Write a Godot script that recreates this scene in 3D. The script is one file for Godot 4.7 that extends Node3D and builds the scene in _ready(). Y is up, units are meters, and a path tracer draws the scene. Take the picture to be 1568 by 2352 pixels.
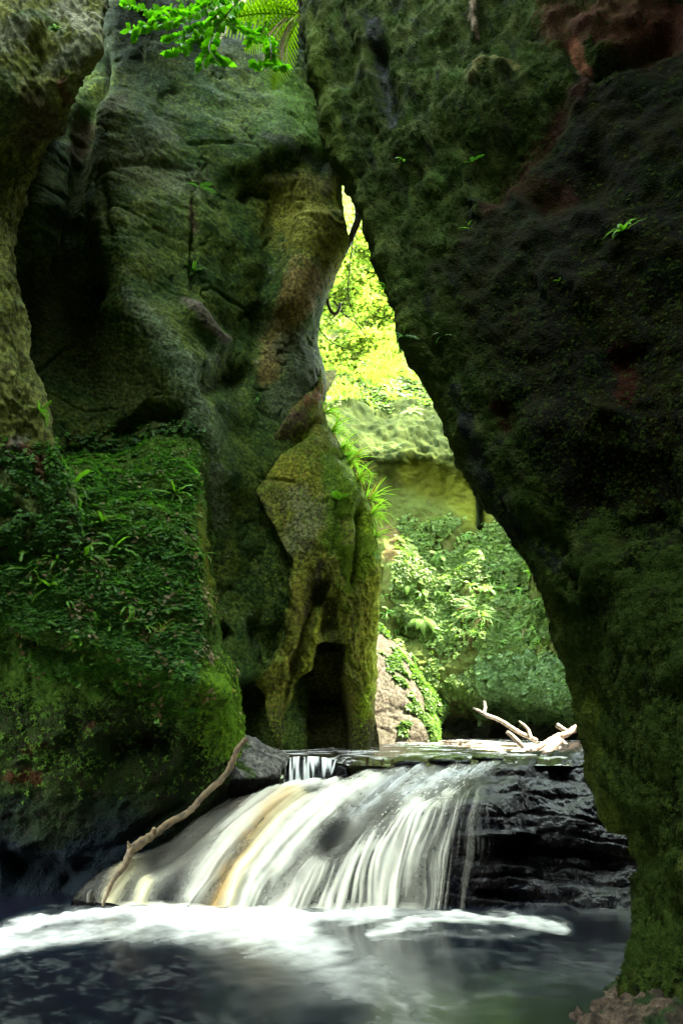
extends Node3D
# A narrow sandstone gorge with a small waterfall, seen from the pool below it.

const LENS := 1568.0          # focal length in units of a picture 1568 x 2352
const TILT := 0.29322         # the camera looks 16.8 degrees up
const EYE := Vector3(0, 2.0, 0)
const FINE := 1.0             # mesh density

var ct := cos(TILT)
var st := sin(TILT)
var n_soft: FastNoiseLite
var n_ridge: FastNoiseLite
var n_cell: FastNoiseLite
var n_crack: FastNoiseLite
var n_one: FastNoiseLite
var rng := RandomNumberGenerator.new()
var M := {}


class Patch:
	var nu := 0
	var nv := 0
	var pos: PackedVector3Array
	var nrm: PackedVector3Array
	var pix: PackedVector2Array
	var h: PackedFloat32Array
	var tint: PackedColorArray
	var col: PackedColorArray
	var leafy: PackedFloat32Array
	var bins := {}


# ------------------------------------------------------------------ helpers
func at(px: float, py: float, d: float) -> Vector3:
	var vx := (px - 784.0) / LENS
	var vy := (1176.0 - py) / LENS
	var s := d / (ct - vy * st)
	return EYE + Vector3(vx * s, (vy * ct + st) * s, -d)


func lvl(px: float, y: float, d: float) -> Vector3:
	var vy := tan(atan2(y - EYE.y, d) - TILT)
	return Vector3((px - 784.0) / LENS * d / (ct - vy * st), y, -d)


func seen_at(p: Vector3) -> Vector2:
	var r := p - EYE
	var f := -r.z * ct + r.y * st
	var u := r.y * ct + r.z * st
	f = maxf(f, 0.05)
	return Vector2(784.0 + r.x / f * LENS, 1176.0 - u / f * LENS)


func noise(kind: int, octaves: int, fractal: int, sd: int) -> FastNoiseLite:
	var n := FastNoiseLite.new()
	n.noise_type = kind
	n.frequency = 1.0
	n.seed = sd
	n.fractal_type = fractal
	n.fractal_octaves = octaves
	n.fractal_gain = 0.5
	return n


func ss(a: float, b: float, x: float) -> float:
	return smoothstep(a, b, x)


func tag(o: Node, label: String, category: String, group := "", kind := "") -> void:
	o.set_meta("label", label)
	if category: o.set_meta("category", category)
	if group: o.set_meta("group", group)
	if kind: o.set_meta("kind", kind)


func mesh_node(called: String, mesh: Mesh, mat: Material, parent: Node = self) -> MeshInstance3D:
	var o := MeshInstance3D.new()
	o.name = called
	o.mesh = mesh
	for i in mesh.get_surface_count():
		mesh.surface_set_material(i, mat)
	parent.add_child(o, true)
	return o


# ------------------------------------------------------------------ surfaces
func grid(rows: Array, su: Array, sv: Array) -> Patch:
	# rows: lattice of Vector3(px, py, distance); su, sv: steps between its columns and rows
	var P := Patch.new()
	var fine: Array[PackedVector3Array] = []
	for r in rows:
		var line := PackedVector3Array()
		var n: int = r.size()
		for j in n - 1:
			var a: Vector3 = r[j]
			var b: Vector3 = r[j + 1]
			var a0: Vector3 = r[maxi(j - 1, 0)]
			var b1: Vector3 = r[mini(j + 2, n - 1)]
			var steps: int = maxi(1, int(su[j] * FINE))
			for k in steps:
				line.append(a.cubic_interpolate(b, a0, b1, float(k) / steps))
		line.append(r[n - 1])
		fine.append(line)
	P.nu = fine[0].size()
	var m := rows.size()
	var cells := PackedVector3Array()
	for i in m - 1:
		var a := fine[i]
		var b := fine[i + 1]
		var a0 := fine[maxi(i - 1, 0)]
		var b1 := fine[mini(i + 2, m - 1)]
		var steps: int = maxi(1, int(sv[i] * FINE))
		for k in steps:
			var t := float(k) / steps
			for j in P.nu:
				cells.append(a[j].cubic_interpolate(b[j], a0[j], b1[j], t))
	cells.append_array(fine[m - 1])
	P.nv = cells.size() / P.nu
	P.pos.resize(cells.size())
	P.pix.resize(cells.size())
	P.h.resize(cells.size())
	P.tint.resize(cells.size())
	P.tint.fill(Color(0, 0, 0, 0))
	P.col.resize(cells.size())
	P.leafy.resize(cells.size())
	for i in cells.size():
		var c := cells[i]
		P.pos[i] = at(c.x, c.y, c.z)
		P.pix[i] = Vector2(c.x, c.y)
	normals(P)
	return P


func normals(P: Patch) -> void:
	var n := PackedVector3Array()
	n.resize(P.pos.size())
	var pos := P.pos
	var nu := P.nu
	for i in P.nv:
		var up := maxi(i - 1, 0) * nu
		var dn := mini(i + 1, P.nv - 1) * nu
		for j in nu:
			var l := maxi(j - 1, 0)
			var r := mini(j + 1, nu - 1)
			var k := i * nu
			n[k + j] = (pos[dn + j] - pos[up + j]).cross(pos[k + r] - pos[k + l]).normalized()
	P.nrm = n


func sculpt(P: Patch, pts: Array, w: float, amp: float, kind := "ridge", wobble := 8.0) -> void:
	# raise or sink the surface along a line: ridge (round), step (one side raised with a sharp lip)
	var lo: Vector2 = pts[0]
	var hi: Vector2 = pts[0]
	for p: Vector2 in pts:
		lo = lo.min(p)
		hi = hi.max(p)
	var reach := w * 2.6 + wobble
	lo -= Vector2(reach, reach)
	hi += Vector2(reach, reach)
	var pix := P.pix
	var pos := P.pos
	var h := P.h
	var line := PackedVector2Array(pts)
	var step := kind == "step"
	for i in pix.size():
		var q := pix[i]
		if q.x < lo.x or q.x > hi.x or q.y < lo.y or q.y > hi.y:
			continue
		var wp := pos[i] * 1.9
		q += Vector2(n_soft.get_noise_3dv(wp), n_soft.get_noise_3d(wp.y + 7.3, wp.z, wp.x)) * wobble
		var best := 1e9
		var side := 1.0
		var along := 0.0
		for k in line.size() - 1:
			var a := line[k]
			var ab := line[k + 1] - a
			var t := clampf((q - a).dot(ab) / ab.length_squared(), 0.0, 1.0)
			var v := q - a - ab * t
			var dd := v.length_squared()
			if dd < best:
				best = dd
				side = signf(ab.cross(v))
				along = (k + t) / (line.size() - 1)
		var d := sqrt(best)
		var ends := ss(0.0, 0.18, along) * ss(1.0, 0.82, along)
		if step:
			if side > 0.0:
				h[i] += amp * ends * exp(-d / w)
			else:
				h[i] += amp * ends * ss(4.0, 0.0, d)
		elif d < w * 2.6:
			h[i] += amp * ends * exp(-d * d / (w * w))
	P.h = h


func paint(P: Patch, pts: Array, w: float, c: Color, strength := 1.0, ragged := 0.6, wobble := 14.0, soft := false) -> void:
	var lo: Vector2 = pts[0]
	var hi: Vector2 = pts[0]
	for p: Vector2 in pts:
		lo = lo.min(p)
		hi = hi.max(p)
	var reach := w * 2.0 + wobble
	lo -= Vector2(reach, reach)
	hi += Vector2(reach, reach)
	var line := PackedVector2Array(pts)
	if line.size() == 1:
		line.append(line[0] + Vector2(0.5, 0.5))
	var pix := P.pix
	var pos := P.pos
	var tint := P.tint
	for i in pix.size():
		var q := pix[i]
		if q.x < lo.x or q.x > hi.x or q.y < lo.y or q.y > hi.y:
			continue
		var wp := pos[i] * 2.3
		q += Vector2(n_soft.get_noise_3dv(wp), n_soft.get_noise_3d(wp.y + 3.1, wp.z, wp.x)) * wobble
		var best := 1e9
		for k in line.size() - 1:
			var a := line[k]
			var ab := line[k + 1] - a
			var t := clampf((q - a).dot(ab) / ab.length_squared(), 0.0, 1.0)
			best = minf(best, (q - a - ab * t).length_squared())
		var d := sqrt(best) / w
		if d > (1.9 if soft else 1.5):
			continue
		var k := strength * exp(-2.2 * d * d) * (1.0 + 0.6 * ragged * n_soft.get_noise_3dv(pos[i] * 5.0)) if soft else strength * ss(1.0 + ragged * n_soft.get_noise_3dv(pos[i] * 7.0), 0.35, d)
		if k <= 0.0:
			continue
		var o := tint[i]
		var na := o.a + k * (1.0 - o.a)
		var f := k / maxf(na, 1e-4)
		tint[i] = Color(lerpf(o.r, c.r, f), lerpf(o.g, c.g, f), lerpf(o.b, c.b, f), na)
	P.tint = tint


func displace(P: Patch, what: Callable) -> void:
	var pos := P.pos
	var out := PackedVector3Array()
	out.resize(pos.size())
	for i in pos.size():
		var n := P.nrm[i]
		var hh: float = what.call(pos[i], P.pix[i], n)
		out[i] = pos[i] + n * (hh + P.h[i])
		P.h[i] += hh
	P.pos = out
	normals(P)


func color(P: Patch, what: Callable) -> void:
	for i in P.pos.size():
		var c: Color = what.call(P.pos[i], P.pix[i], P.nrm[i], P.h[i])
		var t := P.tint[i]
		P.leafy[i] = c.a * (1.0 - t.a)
		P.col[i] = Color(lerpf(c.r, t.r, t.a), lerpf(c.g, t.g, t.a), lerpf(c.b, t.b, t.a), 1.0)


func surface(P: Patch) -> ArrayMesh:
	var idx := PackedInt32Array()
	idx.resize((P.nu - 1) * (P.nv - 1) * 6)
	var k := 0
	for i in P.nv - 1:
		for j in P.nu - 1:
			var a := i * P.nu + j
			var b := a + 1
			var c := a + P.nu
			var d := c + 1
			idx[k] = a
			idx[k + 1] = b
			idx[k + 2] = d
			idx[k + 3] = a
			idx[k + 4] = d
			idx[k + 5] = c
			k += 6
	var arr := []
	arr.resize(Mesh.ARRAY_MAX)
	arr[Mesh.ARRAY_VERTEX] = P.pos
	arr[Mesh.ARRAY_NORMAL] = P.nrm
	arr[Mesh.ARRAY_COLOR] = P.col
	arr[Mesh.ARRAY_INDEX] = idx
	var m := ArrayMesh.new()
	m.add_surface_from_arrays(Mesh.PRIMITIVE_TRIANGLES, arr)
	return m


# ------------------------------------------------------------------ materials
func tile(n: FastNoiseLite, size: int, lo: float, hi: float) -> ImageTexture:
	var im := n.get_seamless_image(size, size, false, false, 0.2, true)
	im.convert(Image.FORMAT_RGB8)
	var data := im.get_data()
	for i in data.size():
		data[i] = int(clampf(lo + (hi - lo) * data[i] / 255.0, 0.0, 1.0) * 255.0)
	return ImageTexture.create_from_image(Image.create_from_data(size, size, false, Image.FORMAT_RGB8, data))


func make_materials() -> void:
	var g := noise(FastNoiseLite.TYPE_SIMPLEX_SMOOTH, 6, FastNoiseLite.FRACTAL_FBM, 5)
	g.frequency = 0.02
	g.fractal_gain = 0.65
	var grain := tile(g, 512, 0.15, 1.2)
	var bump := tile(g, 512, 0.0, 1.0)
	var c := noise(FastNoiseLite.TYPE_CELLULAR, 3, FastNoiseLite.FRACTAL_FBM, 9)
	c.frequency = 0.045
	var moss := tile(c, 512, 0.0, 1.0)
	var mossy := tile(c, 512, 1.0, 0.45)
	for k in [["rock", 0.85, grain, bump, 1.0, 1.1], ["moss", 0.95, mossy, moss, 2.0, 1.6], ["wet", 0.24, grain, bump, 1.0, 1.6]]:
		var m := StandardMaterial3D.new()
		m.vertex_color_use_as_albedo = true
		m.roughness = k[1]
		m.metallic_specular = 0.2 if k[0] == "wet" else (0.22 if k[0] == "rock" else 0.12)
		m.albedo_texture = k[2]
		m.heightmap_enabled = true
		m.heightmap_texture = k[3]
		m.heightmap_scale = k[4]
		m.uv1_triplanar = true
		m.uv1_world_triplanar = true
		m.uv1_scale = Vector3.ONE * k[5]
		M[k[0]] = m
	var v := StandardMaterial3D.new()
	v.vertex_color_use_as_albedo = true
	v.transparency = BaseMaterial3D.TRANSPARENCY_ALPHA
	v.roughness = 0.45
	v.metallic_specular = 0.4
	M.veil = v
	var w := StandardMaterial3D.new()
	w.vertex_color_use_as_albedo = true
	w.roughness = 0.17
	w.metallic_specular = 0.5
	M.water = w
	var b := StandardMaterial3D.new()
	b.vertex_color_use_as_albedo = true
	b.roughness = 0.7
	M.wood = b
	var f := StandardMaterial3D.new()
	f.vertex_color_use_as_albedo = true
	f.roughness = 0.38
	f.metallic_specular = 0.35
	f.cull_mode = BaseMaterial3D.CULL_DISABLED
	f.backlight_enabled = true
	f.backlight = Color(1.0, 1.1, 0.6)
	M.leaf = f
	var ms := StandardMaterial3D.new()
	ms.vertex_color_use_as_albedo = true
	ms.roughness = 1.0
	ms.metallic_specular = 0.1
	ms.cull_mode = BaseMaterial3D.CULL_DISABLED
	M.wisp = ms
	var fr := f.duplicate()
	fr.roughness = 0.8
	fr.metallic_specular = 0.12
	M.frond = fr


# ------------------------------------------------------------------ the scene
func _ready() -> void:
	rng.seed = 7
	var cam := Camera3D.new()
	cam.name = "camera"
	cam.position = EYE
	cam.rotation = Vector3(TILT, 0, 0)
	cam.fov = rad_to_deg(2.0 * atan(1176.0 / LENS))
	cam.near = 0.05
	cam.far = 300.0
	add_child(cam)
	cam.current = true

	var sm := ProceduralSkyMaterial.new()
	sm.sky_top_color = Color(0.77, 0.83, 0.83)
	sm.sky_horizon_color = Color(0.97, 0.97, 0.91)
	sm.sky_curve = 0.12
	sm.ground_bottom_color = Color(0.06, 0.08, 0.04)
	sm.ground_horizon_color = Color(0.3, 0.34, 0.28)
	sm.sun_angle_max = 10.0
	var sky := Sky.new()
	sky.sky_material = sm
	var env := Environment.new()
	env.background_mode = Environment.BG_SKY
	env.sky = sky
	env.background_energy_multiplier = 1.3
	env.tonemap_mode = Environment.TONE_MAPPER_LINEAR
	env.tonemap_exposure = 35.0
	env.sdfgi_enabled = true
	env.ssao_enabled = true
	env.ssil_enabled = true
	var we := WorldEnvironment.new()
	we.name = "world_environment"
	we.environment = env
	add_child(we)

	var sun := DirectionalLight3D.new()
	sun.name = "sun"
	sun.light_energy = 0.8
	sun.light_color = Color(1.0, 0.95, 0.86)
	sun.light_angular_distance = 0.5
	sun.shadow_enabled = true
	add_child(sun)
	sun.look_at_from_position(Vector3.ZERO, Vector3(-0.45, -0.88, -0.10), Vector3(0, 0, 1))

	n_soft = noise(FastNoiseLite.TYPE_SIMPLEX_SMOOTH, 4, FastNoiseLite.FRACTAL_FBM, 1)
	n_one = noise(FastNoiseLite.TYPE_SIMPLEX_SMOOTH, 1, FastNoiseLite.FRACTAL_NONE, 2)
	n_ridge = noise(FastNoiseLite.TYPE_SIMPLEX_SMOOTH, 4, FastNoiseLite.FRACTAL_RIDGED, 3)
	n_cell = noise(FastNoiseLite.TYPE_CELLULAR, 2, FastNoiseLite.FRACTAL_FBM, 4)
	n_cell.cellular_return_type = FastNoiseLite.RETURN_DISTANCE
	n_crack = noise(FastNoiseLite.TYPE_CELLULAR, 1, FastNoiseLite.FRACTAL_NONE, 6)
	n_crack.cellular_return_type = FastNoiseLite.RETURN_DISTANCE2_SUB
	make_materials()

	left_wall()
	buttress()
	apron()
	pillar()
	right_wall()
	far_wall()
	far_bank()
	fall_ledge()
	hidden_gorge()
	stream()
	waterfall()
	pool()
	slab()
	driftwood()
	branches()
	plants()
	ground_cover()


func V(x: float, y: float, z: float) -> Vector3:
	return Vector3(x, y, z)


func L(a: Array) -> Array:
	# flat x, y list into points
	var out := []
	for i in a.size() / 2:
		out.append(Vector2(a[2 * i], a[2 * i + 1]))
	return out


func mixc(a: Color, b: Color, t: float) -> Color:
	return a.lerp(b, clampf(t, 0.0, 1.0))


const MOSS := Color(0.040, 0.085, 0.012)
const DARK_MOSS := Color(0.016, 0.036, 0.008)
const OLIVE := Color(0.085, 0.085, 0.020)
const LIME := Color(0.16, 0.17, 0.014)
const GREY_GREEN := Color(0.060, 0.072, 0.045)
const RED := Color(0.15, 0.055, 0.030)
const BROWN := Color(0.085, 0.055, 0.030)
const LICHEN := Color(0.36, 0.38, 0.29)
const BLACK := Color(0.012, 0.013, 0.013)


# -------- the layered wall left of the waterfall
func left_wall() -> void:
	var t := [
		[-420, 650, 9.2, 9.8, 10.2, 10.2, 10.6, 11.2, 12.2], [-150, 715, 9.2, 9.7, 10.2, 10.1, 10.5, 11.2, 12.4],
		[0, 740, 9.1, 9.6, 10.2, 10.0, 10.4, 11.2, 12.5], [200, 752, 9.1, 9.6, 10.1, 9.9, 10.3, 11.0, 12.3],
		[330, 768, 9.1, 9.5, 10.1, 9.8, 10.3, 10.9, 11.9], [450, 784, 9.1, 9.4, 10.1, 9.8, 10.35, 11.4, 11.8],
		[580, 776, 9.2, 9.4, 10.2, 9.9, 10.4, 11.6, 11.9], [680, 738, 9.3, 9.9, 10.4, 10.0, 10.4, 11.6, 12.2],
		[780, 716, 9.3, 10.0, 10.4, 10.2, 10.5, 11.7, 12.6], [880, 738, 9.2, 9.9, 10.4, 10.4, 10.5, 11.8, 12.7],
		[1050, 725, 9.2, 9.9, 10.4, 10.6, 10.8, 11.6, 12.8], [1250, 700, 9.2, 9.9, 10.4, 10.8, 11.2, 11.7, 12.9],
		[1500, 690, 9.4, 10, 10.5, 10.9, 11.4, 11.8, 13], [1740, 690, 9.5, 10, 10.6, 11.0, 11.6, 11.9, 13]]
	var rows := []
	for r in t:
		var y: float = r[0]
		var e: float = r[1]
		rows.append([V(-200, y, r[2]), V(50, y, r[3]), V(185, y, r[4]), V(255, y, r[5]), V(430, y, r[6]), V(e - 150, y, r[7]), V(e - 60, y, (r[7] + r[8]) * 0.5 - 0.15),
			V(e, y, r[8]), V(e - 5, y, r[8] + 1.0), V(e - 160, y, r[8] + 3.4)])
	var P := grid(rows, [20, 45, 24, 50, 50, 26, 20, 5, 6], [30, 28, 50, 32, 30, 34, 26, 28, 30, 48, 50, 60, 50])
	# seams, ledges and the hanging nose
	sculpt(P, L([235, 20, 232, 180, 200, 250, 172, 440, 155, 600, 150, 660]), 16, -0.3, "ridge")
	sculpt(P, L([120, 300, 110, 420, 105, 520]), 60, 0.22, "ridge")
	sculpt(P, L([60, 640, 150, 660, 250, 720]), 60, -0.22, "ridge")
	sculpt(P, L([245, 380, 250, 480, 265, 540, 288, 620, 300, 700, 350, 760, 420, 850, 440, 960, 480, 1100, 508, 1200]), 58, 0.26, "ridge")
	sculpt(P, L([238, 380, 244, 480, 255, 540, 262, 580]), 8, -0.10, "ridge")
	sculpt(P, L([445, 430, 447, 560, 445, 700]), 8, -0.14, "ridge")
	sculpt(P, L([425, 685, 450, 740, 485, 780, 540, 800]), 20, 0.25, "ridge")
	sculpt(P, L([440, 900, 480, 880, 540, 860, 590, 880]), 26, -0.2, "ridge")
	sculpt(P, L([560, 470, 575, 440, 630, 452]), 14, -0.14, "ridge", 3)
	sculpt(P, L([470, 402, 520, 385, 580, 375, 640, 340, 700, 325, 780, 360]), 26, 0.09, "ridge")
	sculpt(P, L([590, 410, 650, 370, 720, 360, 770, 400]), 40, -0.12, "ridge")
	sculpt(P, L([640, 420, 626, 520, 618, 640, 600, 760, 592, 870]), 22, -0.13, "ridge")
	sculpt(P, L([720, 470, 715, 560, 690, 640, 650, 760]), 50, 0.42, "ridge")
	sculpt(P, L([200, 395, 330, 372, 450, 390]), 10, -0.07, "ridge")
	sculpt(P, L([250, 1010, 340, 950, 430, 962]), 16, -0.3, "ridge")
	sculpt(P, L([575, 700, 600, 730, 625, 800]), 25, -0.2, "ridge")
	sculpt(P, L([560, 1460, 620, 1455, 650, 1500, 640, 1550]), 34, -0.22, "ridge", 3)
	sculpt(P, L([566, 1560, 574, 1620, 580, 1700, 580, 1800, 580, 1900]), 44, -1.7, "ridge", 3)
	sculpt(P, L([480, 1490, 525, 1440]), 14, -0.5, "ridge", 3)
	# the side that turns away keeps its own shape
	for k in P.h.size():
		if k % P.nu > 236:
			P.h[k] = 0.0
	displace(P, func(p: Vector3, q: Vector2, _n: Vector3) -> float:
		var bands := ss(150, 230, q.x) * ss(560, 430, q.x) * ss(250, 340, q.y) * ss(860, 720, q.y)
		var s := p.y * 4.6 + p.x * 0.7 + 0.9 * n_soft.get_noise_3dv(p * 0.7)
		var strata := 1.0 - absf(sin(PI * s))
		var s2 := 1.0 - absf(sin(PI * s * 2.37))
		var h := 0.20 * n_soft.get_noise_3dv(p * 0.42) + 0.022 * n_soft.get_noise_3dv(p * 1.6)
		var patchy := ss(-0.1, 0.35, n_soft.get_noise_3dv(p * 1.3 + Vector3(7, 1, 3)))
		h -= (0.003 + 0.020 * bands * patchy) * strata * strata + (0.002 + 0.012 * bands * patchy) * s2 * s2
		h += 0.012 * n_ridge.get_noise_3dv(p * Vector3(2.2, 3.4, 2.2)) + 0.006 * n_soft.get_noise_3dv(p * 7.0) + 0.006 * (0.5 - n_cell.get_noise_3dv(p * Vector3(11, 15, 11)))
		var cr := n_crack.get_noise_3dv(p * Vector3(0.55, 0.9, 0.55) + Vector3(0.3, 0.3, 0.3) * n_soft.get_noise_3dv(p * 1.2))
		h -= 0.05 * ss(-0.93, -1.0, cr) * ss(-0.1, 0.2, n_soft.get_noise_3dv(p * 0.9 + Vector3(3, 9, 1)))
		h -= 0.020 * pow(1.0 - absf(sin(PI * (s * 3.3 + 0.4 * n_soft.get_noise_3dv(p * 2.0)))), 5.0) * ss(-0.15, 0.2, n_soft.get_noise_3dv(p * 0.8 + Vector3(1, 4, 9)))
		return h)
	paint(P, L([140, 1075, 260, 1035, 350, 1000, 430, 960]), 46, MOSS, 0.85, 1.2)
	var red := Color(0.11, 0.05, 0.035)
	paint(P, L([300, 700, 350, 760, 415, 850, 440, 960, 470, 1080, 500, 1190]), 20, Color(0.24, 0.29, 0.17), 0.5, 3.2, 30.0)
	paint(P, L([330, 330, 380, 300]), 50, Color(0.12, 0.13, 0.08), 0.5, 1.2)
	paint(P, L([270, 370, 440, 420]), 60, Color(0.12, 0.125, 0.06), 0.5, 1.2)
	paint(P, L([260, 250, 280, 230]), 30, Color(0.14, 0.13, 0.06), 0.6, 1.2)
	paint(P, L([640, 180, 690, 250, 745, 320]), 60, Color(0.085, 0.17, 0.016), 0.95, 0.7)
	paint(P, L([600, 300, 640, 270]), 45, Color(0.06, 0.12, 0.016), 0.7, 0.9)
	paint(P, L([600, 320, 700, 350, 770, 380]), 14, GREY_GREEN, 0.8, 1.0)
	paint(P, L([640, 420, 700, 420, 780, 420]), 38, Color(0.11, 0.095, 0.03), 0.7)
	paint(P, L([680, 480, 715, 540, 770, 590]), 105, Color(0.26, 0.245, 0.03), 0.85, 1.0)  # yellow lichen rock, brightened to carry the light on the nose
	paint(P, L([780, 420, 792, 500, 785, 600]), 22, Color(0.34, 0.36, 0.02), 0.8)  # rim light from the gap, painted along the nose's edge
	paint(P, L([700, 650, 650, 740, 615, 850]), 40, Color(0.27, 0.19, 0.055), 0.85)
	paint(P, L([660, 800, 700, 860, 650, 920]), 60, Color(0.075, 0.09, 0.04), 0.8)
	paint(P, L([430, 690, 450, 740, 500, 790]), 18, Color(0.14, 0.10, 0.08), 0.8)
	paint(P, L([440, 470, 445, 520]), 12, red, 0.8)
	paint(P, L([190, 270, 180, 330, 160, 350]), 18, red, 0.6)
	paint(P, L([50, 700, 160, 780, 280, 860, 330, 930]), 110, Color(0.085, 0.098, 0.024), 0.7)
	color(P, func(p: Vector3, q: Vector2, n: Vector3, h: float) -> Color:
		var a := n_soft.get_noise_3dv(p * 1.1)
		var b := n_soft.get_noise_3dv(p * Vector3(3.0, 5.0, 3.0) + Vector3(9, 2, 4))
		var c := mixc(Color(0.036, 0.080, 0.013), Color(0.105, 0.150, 0.020), 0.5 + 1.2 * a)
		c = mixc(c, DARK_MOSS * 1.2, ss(0.05, 0.5, b) * 0.8)
		c = mixc(c, MOSS, ss(0.2, 0.8, n.y + 0.6 * b) * 0.7)
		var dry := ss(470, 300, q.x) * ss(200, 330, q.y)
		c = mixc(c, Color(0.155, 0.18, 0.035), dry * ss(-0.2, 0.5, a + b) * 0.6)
		c = mixc(c, Color(0.013, 0.02, 0.018), ss(220, 60, q.y) * 0.7)  # shade of the upper wall mixed into its colour
		var dots := n_one.get_noise_3dv(p * 21.0) + 0.5 * n_one.get_noise_3dv(p * 47.0)
		var sp := n_one.get_noise_3dv(p * 24.0)
		c *= 1.0 + 0.45 * sp
		c = mixc(c, LICHEN * 0.7, ss(0.95, 1.35, dots + 1.0 * n_soft.get_noise_3dv(p * 1.7 + Vector3(4, 4, 4))) * 0.7)
		c = mixc(c, BLACK, ss(-0.03, -0.4, h) * 0.5)  # sunken parts blackened: recess shade kept in the colour
		c.a = 0.0
		return c)
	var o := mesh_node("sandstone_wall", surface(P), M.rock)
	tag(o, "tall layered sandstone wall with a hanging nose, left of the gap", "rock wall", "", "structure")
	M.left_patch = P


# -------- the near rock at the left edge of the picture
func buttress() -> void:
	var e := [[-420, 330, 7.6], [-100, 262, 7.5], [20, 230, 7.4], [110, 216, 7.3], [190, 178, 7.4], [255, 150, 7.7], [330, 104, 8.3], [420, 58, 8.4], [520, 38, 8.3], [640, 40, 8.2], [760, 58, 8.2],
		[860, 80, 8.25], [960, 104, 8.3], [1040, 132, 8.35], [1120, 165, 8.4], [1250, 190, 8.5], [1400, 150, 9.0]]
	var rows := []
	for r in e:
		var y: float = r[0]
		var x: float = r[1]
		var d: float = r[2]
		rows.append([V(-420, y, d - 1.7), V(-200, y, d - 1.0), V(mini(0, int(x) - 60), y, d - 0.35), V(x * 0.5, y, d - 0.15), V(x - 8, y, d), V(x, y, d + 0.4), V(x - 30, y, d + 2.2)])
	var P := grid(rows, [12, 20, 40, 36, 10, 12], [26, 26, 24, 22, 20, 22, 24, 28, 34, 34, 28, 28, 24, 24, 24, 16])
	sculpt(P, L([0, 200, 60, 235, 110, 270, 140, 262]), 30, 0.15, "ridge")
	sculpt(P, L([0, 70, 60, 60, 110, 90]), 26, 0.14, "ridge")
	sculpt(P, L([70, 90, 100, 130, 90, 190]), 14, -0.10, "ridge")
	sculpt(P, L([0, 1000, 40, 1010, 90, 1040, 110, 1090]), 8, -0.05, "ridge")
	sculpt(P, L([0, 1060, 50, 1070, 110, 1110]), 8, -0.05, "ridge")
	sculpt(P, L([30, 560, 40, 700, 60, 900]), 8, -0.08, "ridge")
	displace(P, func(p: Vector3, q: Vector2, _n: Vector3) -> float:
		var low := ss(930, 1020, q.y)
		var h := 0.13 * n_soft.get_noise_3dv(p * 0.9) + 0.06 * n_ridge.get_noise_3dv(Vector3(p.x * 3.4 + p.y * 1.6, p.y * 2.2, p.z * 3.4))
		h += 0.02 * n_soft.get_noise_3dv(p * 8.0)
		h += low * 0.05 * (n_crack.get_noise_3dv(p * Vector3(2.2, 5.0, 2.2)) + 0.5)
		return h)
	paint(P, L([150, 10, 200, 60]), 40, Color(0.40, 0.39, 0.25), 0.8, 1.2)
	paint(P, L([0, 80, 60, 85]), 26, Color(0.34, 0.34, 0.22), 0.75, 1.2)
	paint(P, L([120, 150, 190, 110]), 30, Color(0.30, 0.31, 0.20), 0.6, 1.3)
	paint(P, L([40, 60, 120, 65]), 20, Color(0.06, 0.10, 0.015), 0.8)
	paint(P, L([0, 170, 20, 230, 0, 290]), 40, Color(0.075, 0.12, 0.03), 0.7)
	paint(P, L([70, 230, 110, 260, 60, 320]), 50, Color(0.10, 0.065, 0.03), 0.8)
	paint(P, L([150, 190, 150, 235]), 14, RED, 0.8)
	paint(P, L([30, 1020, 80, 1040, 105, 1100]), 22, RED * 1.1, 0.8, 1.0)
	paint(P, L([10, 1075, 40, 1070]), 14, LICHEN * 0.8, 0.7, 1.2)
	paint(P, L([60, 1000, 20, 1040]), 20, LICHEN * 0.5, 0.6, 1.2)
	color(P, func(p: Vector3, q: Vector2, n: Vector3, h: float) -> Color:
		var a := n_soft.get_noise_3dv(p * 1.6)
		var b := n_soft.get_noise_3dv(p * Vector3(6.0, 2.0, 6.0) + Vector3(2, 5, 1))
		var c := mixc(Color(0.17, 0.19, 0.032), Color(0.29, 0.30, 0.07), 0.5 + a)
		c = mixc(c, Color(0.075, 0.06, 0.025), ss(0.05, 0.5, b) * 0.7)
		c = mixc(c, LICHEN, ss(0.15, 0.4, n_soft.get_noise_3dv(p * 3.0 + Vector3(8, 8, 8))) * ss(260, 160, q.y) * 0.4)
		c = mixc(c, Color(0.10, 0.14, 0.02), ss(0.1, 0.7, n.y + 0.4 * b) * 0.7)
		c = mixc(c, Color(0.06, 0.10, 0.02), ss(1000, 1090, q.y) * 0.8)
		c.a = ss(1000, 1110, q.y + 60.0 * a)
		return c)
	var o := mesh_node("rock_buttress", surface(P), M.rock)
	tag(o, "pale lichened rock buttress rising along the picture's left edge", "rock", "", "structure")
	M.buttress_patch = P


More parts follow.
